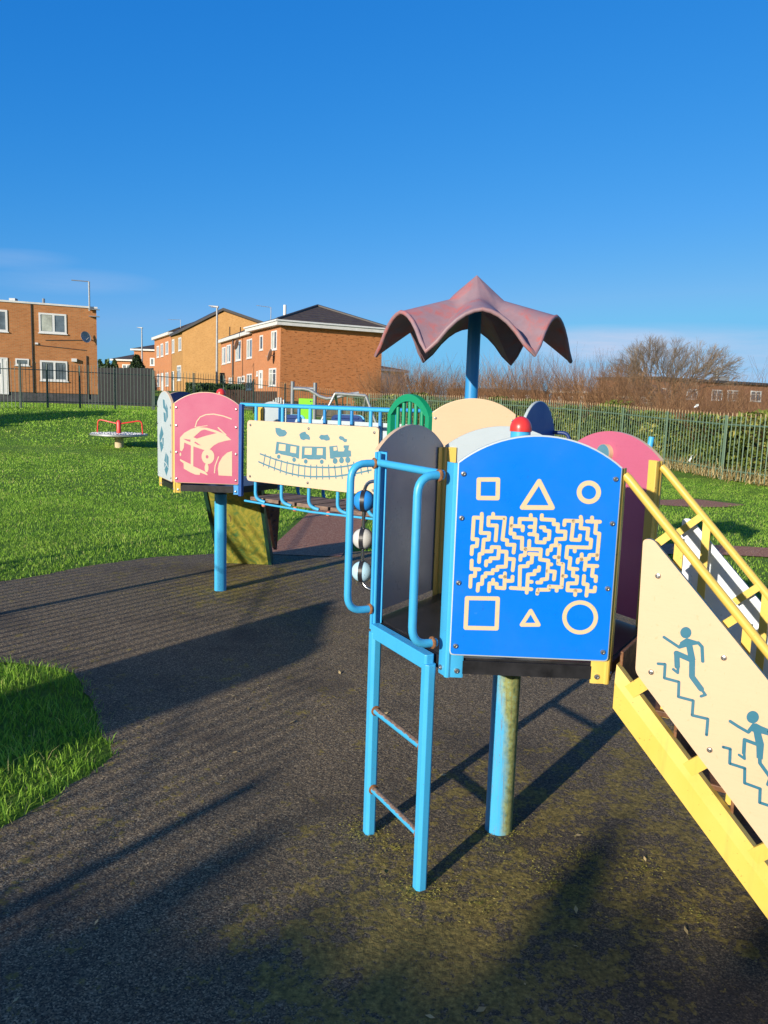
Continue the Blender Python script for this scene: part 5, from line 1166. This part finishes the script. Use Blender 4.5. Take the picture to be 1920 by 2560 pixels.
# musical panel with chimes
def bx(mb, x0, y0, x1, y1, Y, th=.06):
    a, c = aty(x0, y0, Y), aty(x1, y1, Y); mb.box(((a.x+c.x)/2, Y+th/2, (a.z+c.z)/2), (abs(c.x-a.x), th, abs(a.z-c.z)))
YM = 13.5; q = aty(595, 905, YM); cm = thing('chime_panel', 'pale play panel with a fan of silver chime tubes seen behind the bridge', 'musical panel', (q.x, q.y, zg(q.x, q.y)))
b = MB(); a_, c_ = aty(579, 885, YM), aty(608, 914, YM); b.box(((a_.x+c_.x)/2, YM+.04, (a_.z+.25)/2), (c_.x-a_.x, .05, a_.z-.25)); bevel(b.build('panel', M['white'], cm), .006)
for x in (566.5, 613):
    a_ = aty(x, 884, YM); b = MB(); b.cbox((a_.x, YM+.06, a_.z/2), (.09 if x < 600 else .03, .08, a_.z), .01); b.build('panel_post', M['green'] if x < 600 else M['galvdark'], cm)
for i, (x, yt) in enumerate(((585, 873), (591.4, 864), (597, 859.5), (602, 858.2), (607.6, 859), (613.2, 863.5), (618.2, 872))):
    a_ = aty(x, yt, YM); b = MB(); b.tube([(a_.x, YM-.01, a_.z), (a_.x, YM-.01, .9)], .017, 10); b.build('chime_tube', M['alu'], cm, 40)
# lime board between grey posts with a wavy rail
YL = 25.; q = aty(655, 880, YL); lp = thing('ball_wall', 'lime green board with a small smiling face between tall grey posts', 'play panel', (q.x, q.y, zg(q.x, q.y)))
zz = zg(q.x, q.y)
b = MB(); a_, c_ = aty(645, 857, YL), aty(681, 887, YL); b.box(((a_.x+c_.x)/2, YL+.1, (a_.z+zz)/2), (c_.x-a_.x, .04, a_.z-zz-.1)); bo = bevel(b.build('board', M['lime'], lp), .008)
b = MB()
for x, y, rr in ((671, 867, .028), (676.5, 867, .028)): s_ = aty(x, y, YL+.078); b.lathe(s_, [(rr, 0), (rr*.9, -.008), (.002, -.009)], 10, (Vector((1, 0, 0)), UP, Vector((0, 1, 0))))
b.tube([aty(x, y, YL+.075) for x, y in ((672, 873.5), (673.5, 875), (676, 875), (677.5, 873.5))], .010, 6); b.build('face_marking', M['fence_dark'], bo)
for x, yt in ((632.6, 824), (681, 827)):
    a_ = aty(x, yt, YL); b = MB(); b.tube([(a_.x, YL-.05, zz-.2), (a_.x, YL-.05, a_.z)], .062, 12); b.build('grey_post', M['galvdark'], lp, 40)
b = MB(); b.tube([aty(632, 838, YL-.05), aty(682, 840, YL-.05)], .045, 10); b.tube([aty(x, y, YL-.12) for x, y in ((634, 840), (655, 840), (667, 842), (676, 847), (690, 856), (705, 861), (722, 860), (740, 855), (760, 851), (775, 849))], .05, 10); b.build('wavy_rail', M['galv'], lp, 60)
# swing frame
YS = 24.4; q = aty(755, 900, YS); sw = thing('swing_frame', 'galvanised A shaped swing frame behind the bridge', 'swing', (q.x, q.y, zg(q.x, q.y))); zz = zg(q.x, q.y)
tl, tr_ = aty(724, 850, YS), aty(790, 855, YS); b = MB(); b.tube([tl, tr_], .05, 12); b.build('top_beam', M['galv'], sw, 40)
for p, x, y in ((tl, 690, 918), (tr_, 815, 922)): e = aty(x, y, YS); e = p.lerp(e, (p.z-zz+.1)/(p.z-e.z)); b = MB(); b.tube([p, e], .042, 12); b.build('leg', M['galv'], sw, 40)
b = MB(); b.tube([tl, tl+Vector((.2, 1.6, zz-tl.z))], .042, 10); b.tube([tr_, tr_+Vector((-.2, 1.6, zz-tr_.z))], .042, 10); b.build('rear_leg', M['galv'], sw, 40)
# blue moulded rockers behind the bridge
for x0, x1, lb, Y in ((611, 655, 'dark blue rounded springer left of the swing legs, behind the bridge', 15.2), (716, 786, 'dark blue rounded springer with bright rim behind the train panel', 14.8)):
    q = aty((x0+x1)/2, 900, Y); r = thing('spring_rocker', lb, 'spring rocker', (q.x, q.y, 0)); p0, p1 = aty(x0, 895, Y), aty(x1, 917, Y); w_ = (p1.x-p0.x); fr = (Vector((p0.x, Y, 0)), Vector((.98, -.2, 0)).normalized(), UP.copy(), Vector((-.2, -.98, 0)).normalized())
    for k, nm in ((0, 'side_shell'), (.28, 'side_shell')):
        f2 = (fr[0]+Vector((.1*k, k, 0)), fr[1], fr[2], fr[3]); b = MB(); b.prism(rpoly([(0, .62), (w_, .62), (w_, p0.z+.0), (0, p0.z+.0)], .13, 6), f2, 0, .03, 0); o = bevel(b.build(nm, M['blueplastic'] if k == 0 else M['sky_paint'], r), .01)
        if k == 0:
            fo = (f2[0]+f2[3]*.03, f2[1], f2[2], f2[3]); b = MB(); b.tube([fo[0]+fo[1]*.08+UP*(p0.z-.06)+fo[3]*.01, fo[0]+fo[1]*(w_-.08)+UP*(p0.z-.06)+fo[3]*.01], .012, 8); b.build('rim', M['navy'], o)
    m_ = fr[0]+fr[1]*w_/2+Vector((0, .14, 0)); b = MB(); b.box(m_+UP*.62, (w_*.7, .34, .04)); b.build('seat', M['navy'], r)
    b = MB(); b.tube([m_+Vector((.09*cos(a), .09*sin(a), .02+.58*a/44)) for a in np.linspace(0, 44, 120)], .014, 6); b.build('spring', M['galvdark'], r, 60)

# ==================================================================== unseen hedges added only to cast shade into the view
def caster_hedge(label, a, c, H, wd, n):
    P = []; a = Vector(a); c = Vector(c); L = (c-a).length; d = (c-a)/L; nn_ = Vector((d.y, -d.x))
    for i in range(n):
        u = RNG.random(); hh = H*(1+.012*sin(u*L*1.1)+.008*sin(u*L*3.1+1)+.008*sin(u*L*9)); q = a+d*u*L+nn_*RNG.normal(0, wd/2.6); P.append((q.x, q.y, zg(q.x, q.y)+RNG.random()**.6*hh))
    leaf_cloud('shade_hedge', P, .20, M['hedge'], label, 'hedge')
caster_hedge('tall unseen hedge added behind the viewer to shade the foreground', (-16, -8.3), (2.5, -7.35), 3.42, .7, 46000)  # added behind the viewer to darken the near ground
caster_hedge('unseen hedge added left of the lawn to cast a shade strip', (-20.5, 15), (-15.3, 24), 3.0, 1.2, 9000)  # added out of view to shade the lawn near the far railings

# ==================================================================== light and sky
SEL, SAZ = 16.3, 54.5       # elevation, heading of the shadows from +X
sd = Vector((-cos(radians(SAZ))*cos(radians(SEL)), -sin(radians(SAZ))*cos(radians(SEL)), sin(radians(SEL))))
sun = bpy.data.lights.new('sun', 'SUN'); sun.energy = 5.0; sun.angle = radians(.6); sun.color = (1, .90, .76)
so = bpy.data.objects.new('sun', sun); COL.objects.link(so); so.rotation_euler = sd.to_track_quat('Z', 'Y').to_euler()
wd = bpy.data.worlds.new('World'); SC.world = wd; wd.use_nodes = True; nt = wd.node_tree; bg = nt.nodes['Background']
sky = nn(nt, 'ShaderNodeTexSky', sky_type='NISHITA'); sky.sun_disc = False; sky.sun_elevation = radians(SEL); sky.sun_rotation = atan2(sd.x, sd.y) % (2*pi)
sky.air_density = 1.0; sky.dust_density = .25; sky.ozone_density = 3.0; sky.altitude = 100
tc = nn(nt, 'ShaderNodeTexCoord'); sx = nn(nt, 'ShaderNodeSeparateXYZ'); nt.links.new(tc.outputs['Generated'], sx.inputs[0])
def wm(op, a, b=0):
    m_ = nn(nt, 'ShaderNodeMath', operation=op)
    for v, i in ((a, m_.inputs[0]), (b, m_.inputs[1])):
        if hasattr(v, 'links'): nt.links.new(v, i)
        else: i.default_value = v
    return m_.outputs[0]
yy = wm('MAXIMUM', sx.outputs[1], .05); uu = wm('DIVIDE', sx.outputs[0], yy); vv = wm('DIVIDE', sx.outputs[2], yy)
mp = nn(nt, 'ShaderNodeMapping'); mp.inputs['Scale'].default_value = (3, 3, 22); nt.links.new(tc.outputs['Generated'], mp.inputs[0])
no = nn(nt, 'ShaderNodeTexNoise'); no.inputs['Scale'].default_value = 2.2; no.inputs['Detail'].default_value = 6; no.inputs['Roughness'].default_value = .6; nt.links.new(mp.outputs[0], no.inputs['Vector'])
cl = None
for u0, v0, su, sv, k in ((.42, .062, .32, .050, .85), (.27, .080, .13, .026, .6), (-.40, .135, .12, .018, .22), (-.47, .160, .09, .014, .2)):   # low cloud banks
    d_ = wm('ADD', wm('POWER', wm('ABSOLUTE', wm('DIVIDE', wm('SUBTRACT', uu, u0), su)), 2), wm('POWER', wm('ABSOLUTE', wm('DIVIDE', wm('SUBTRACT', vv, v0), sv)), 2))
    m_ = wm('MULTIPLY', wm('MAXIMUM', wm('SUBTRACT', 1, d_), 0), k); cl = m_ if cl is None else wm('ADD', cl, m_)
mu = nn(nt, 'ShaderNodeMath', operation='MULTIPLY', use_clamp=True); nt.links.new(cl, mu.inputs[0]); nt.links.new(wm('MULTIPLY', wm('SUBTRACT', no.outputs['Fac'], .12), 1.8), mu.inputs[1])
mx = nn(nt, 'ShaderNodeMix', data_type='RGBA'); nt.links.new(mu.outputs[0], mx.inputs[0]); 
sp_ = nn(nt, 'ShaderNodeSeparateColor'); cb_ = nn(nt, 'ShaderNodeCombineColor'); nt.links.new(sky.outputs[0], sp_.inputs[0])
for i, (k_, g_) in enumerate(((.745, 1.8), (.61, .75), (.95, .42))):     # deep winter blue: per channel response of the air
    ch = sp_.outputs[i]
    for op, val in (('MULTIPLY', .13), ('MINIMUM', .46 if i == 0 else .85), ('POWER', g_), ('MULTIPLY', k_/.13)):
        mm = nn(nt, 'ShaderNodeMath', operation=op); nt.links.new(ch, mm.inputs[0]); mm.inputs[1].default_value = val; ch = mm.outputs[0]
    nt.links.new(ch, cb_.inputs[i])

vd = nn(nt, 'ShaderNodeVectorMath', operation='DOT_PRODUCT'); nt.links.new(tc.outputs['Generated'], vd.inputs[0]); vd.inputs[1].default_value = tuple(Vector((sd.x, sd.y, 0)).normalized())
sf_ = nn(nt, 'ShaderNodeMapRange', interpolation_type='SMOOTHSTEP'); nt.links.new(vd.outputs['Value'], sf_.inputs[0]); sf_.inputs[1].default_value = -.1; sf_.inputs[2].default_value = .6
mb_ = nn(nt, 'ShaderNodeMix', data_type='RGBA'); nt.links.new(sf_.outputs[0], mb_.inputs[0]); nt.links.new(cb_.outputs[0], mb_.inputs[6]); nt.links.new(sky.outputs[0], mb_.inputs[7])
nt.links.new(mb_.outputs[2], mx.inputs[6]); mx.inputs[7].default_value = (4.0, 4.9, 6.6, 1)
nt.links.new(mx.outputs[2], bg.inputs[0]); bg.inputs[1].default_value = .10
SC.view_settings.view_transform = 'Standard'; SC.view_settings.look = 'None'; SC.view_settings.exposure = .38; SC.view_settings.gamma = 1
SC.cycles.max_bounces = 6
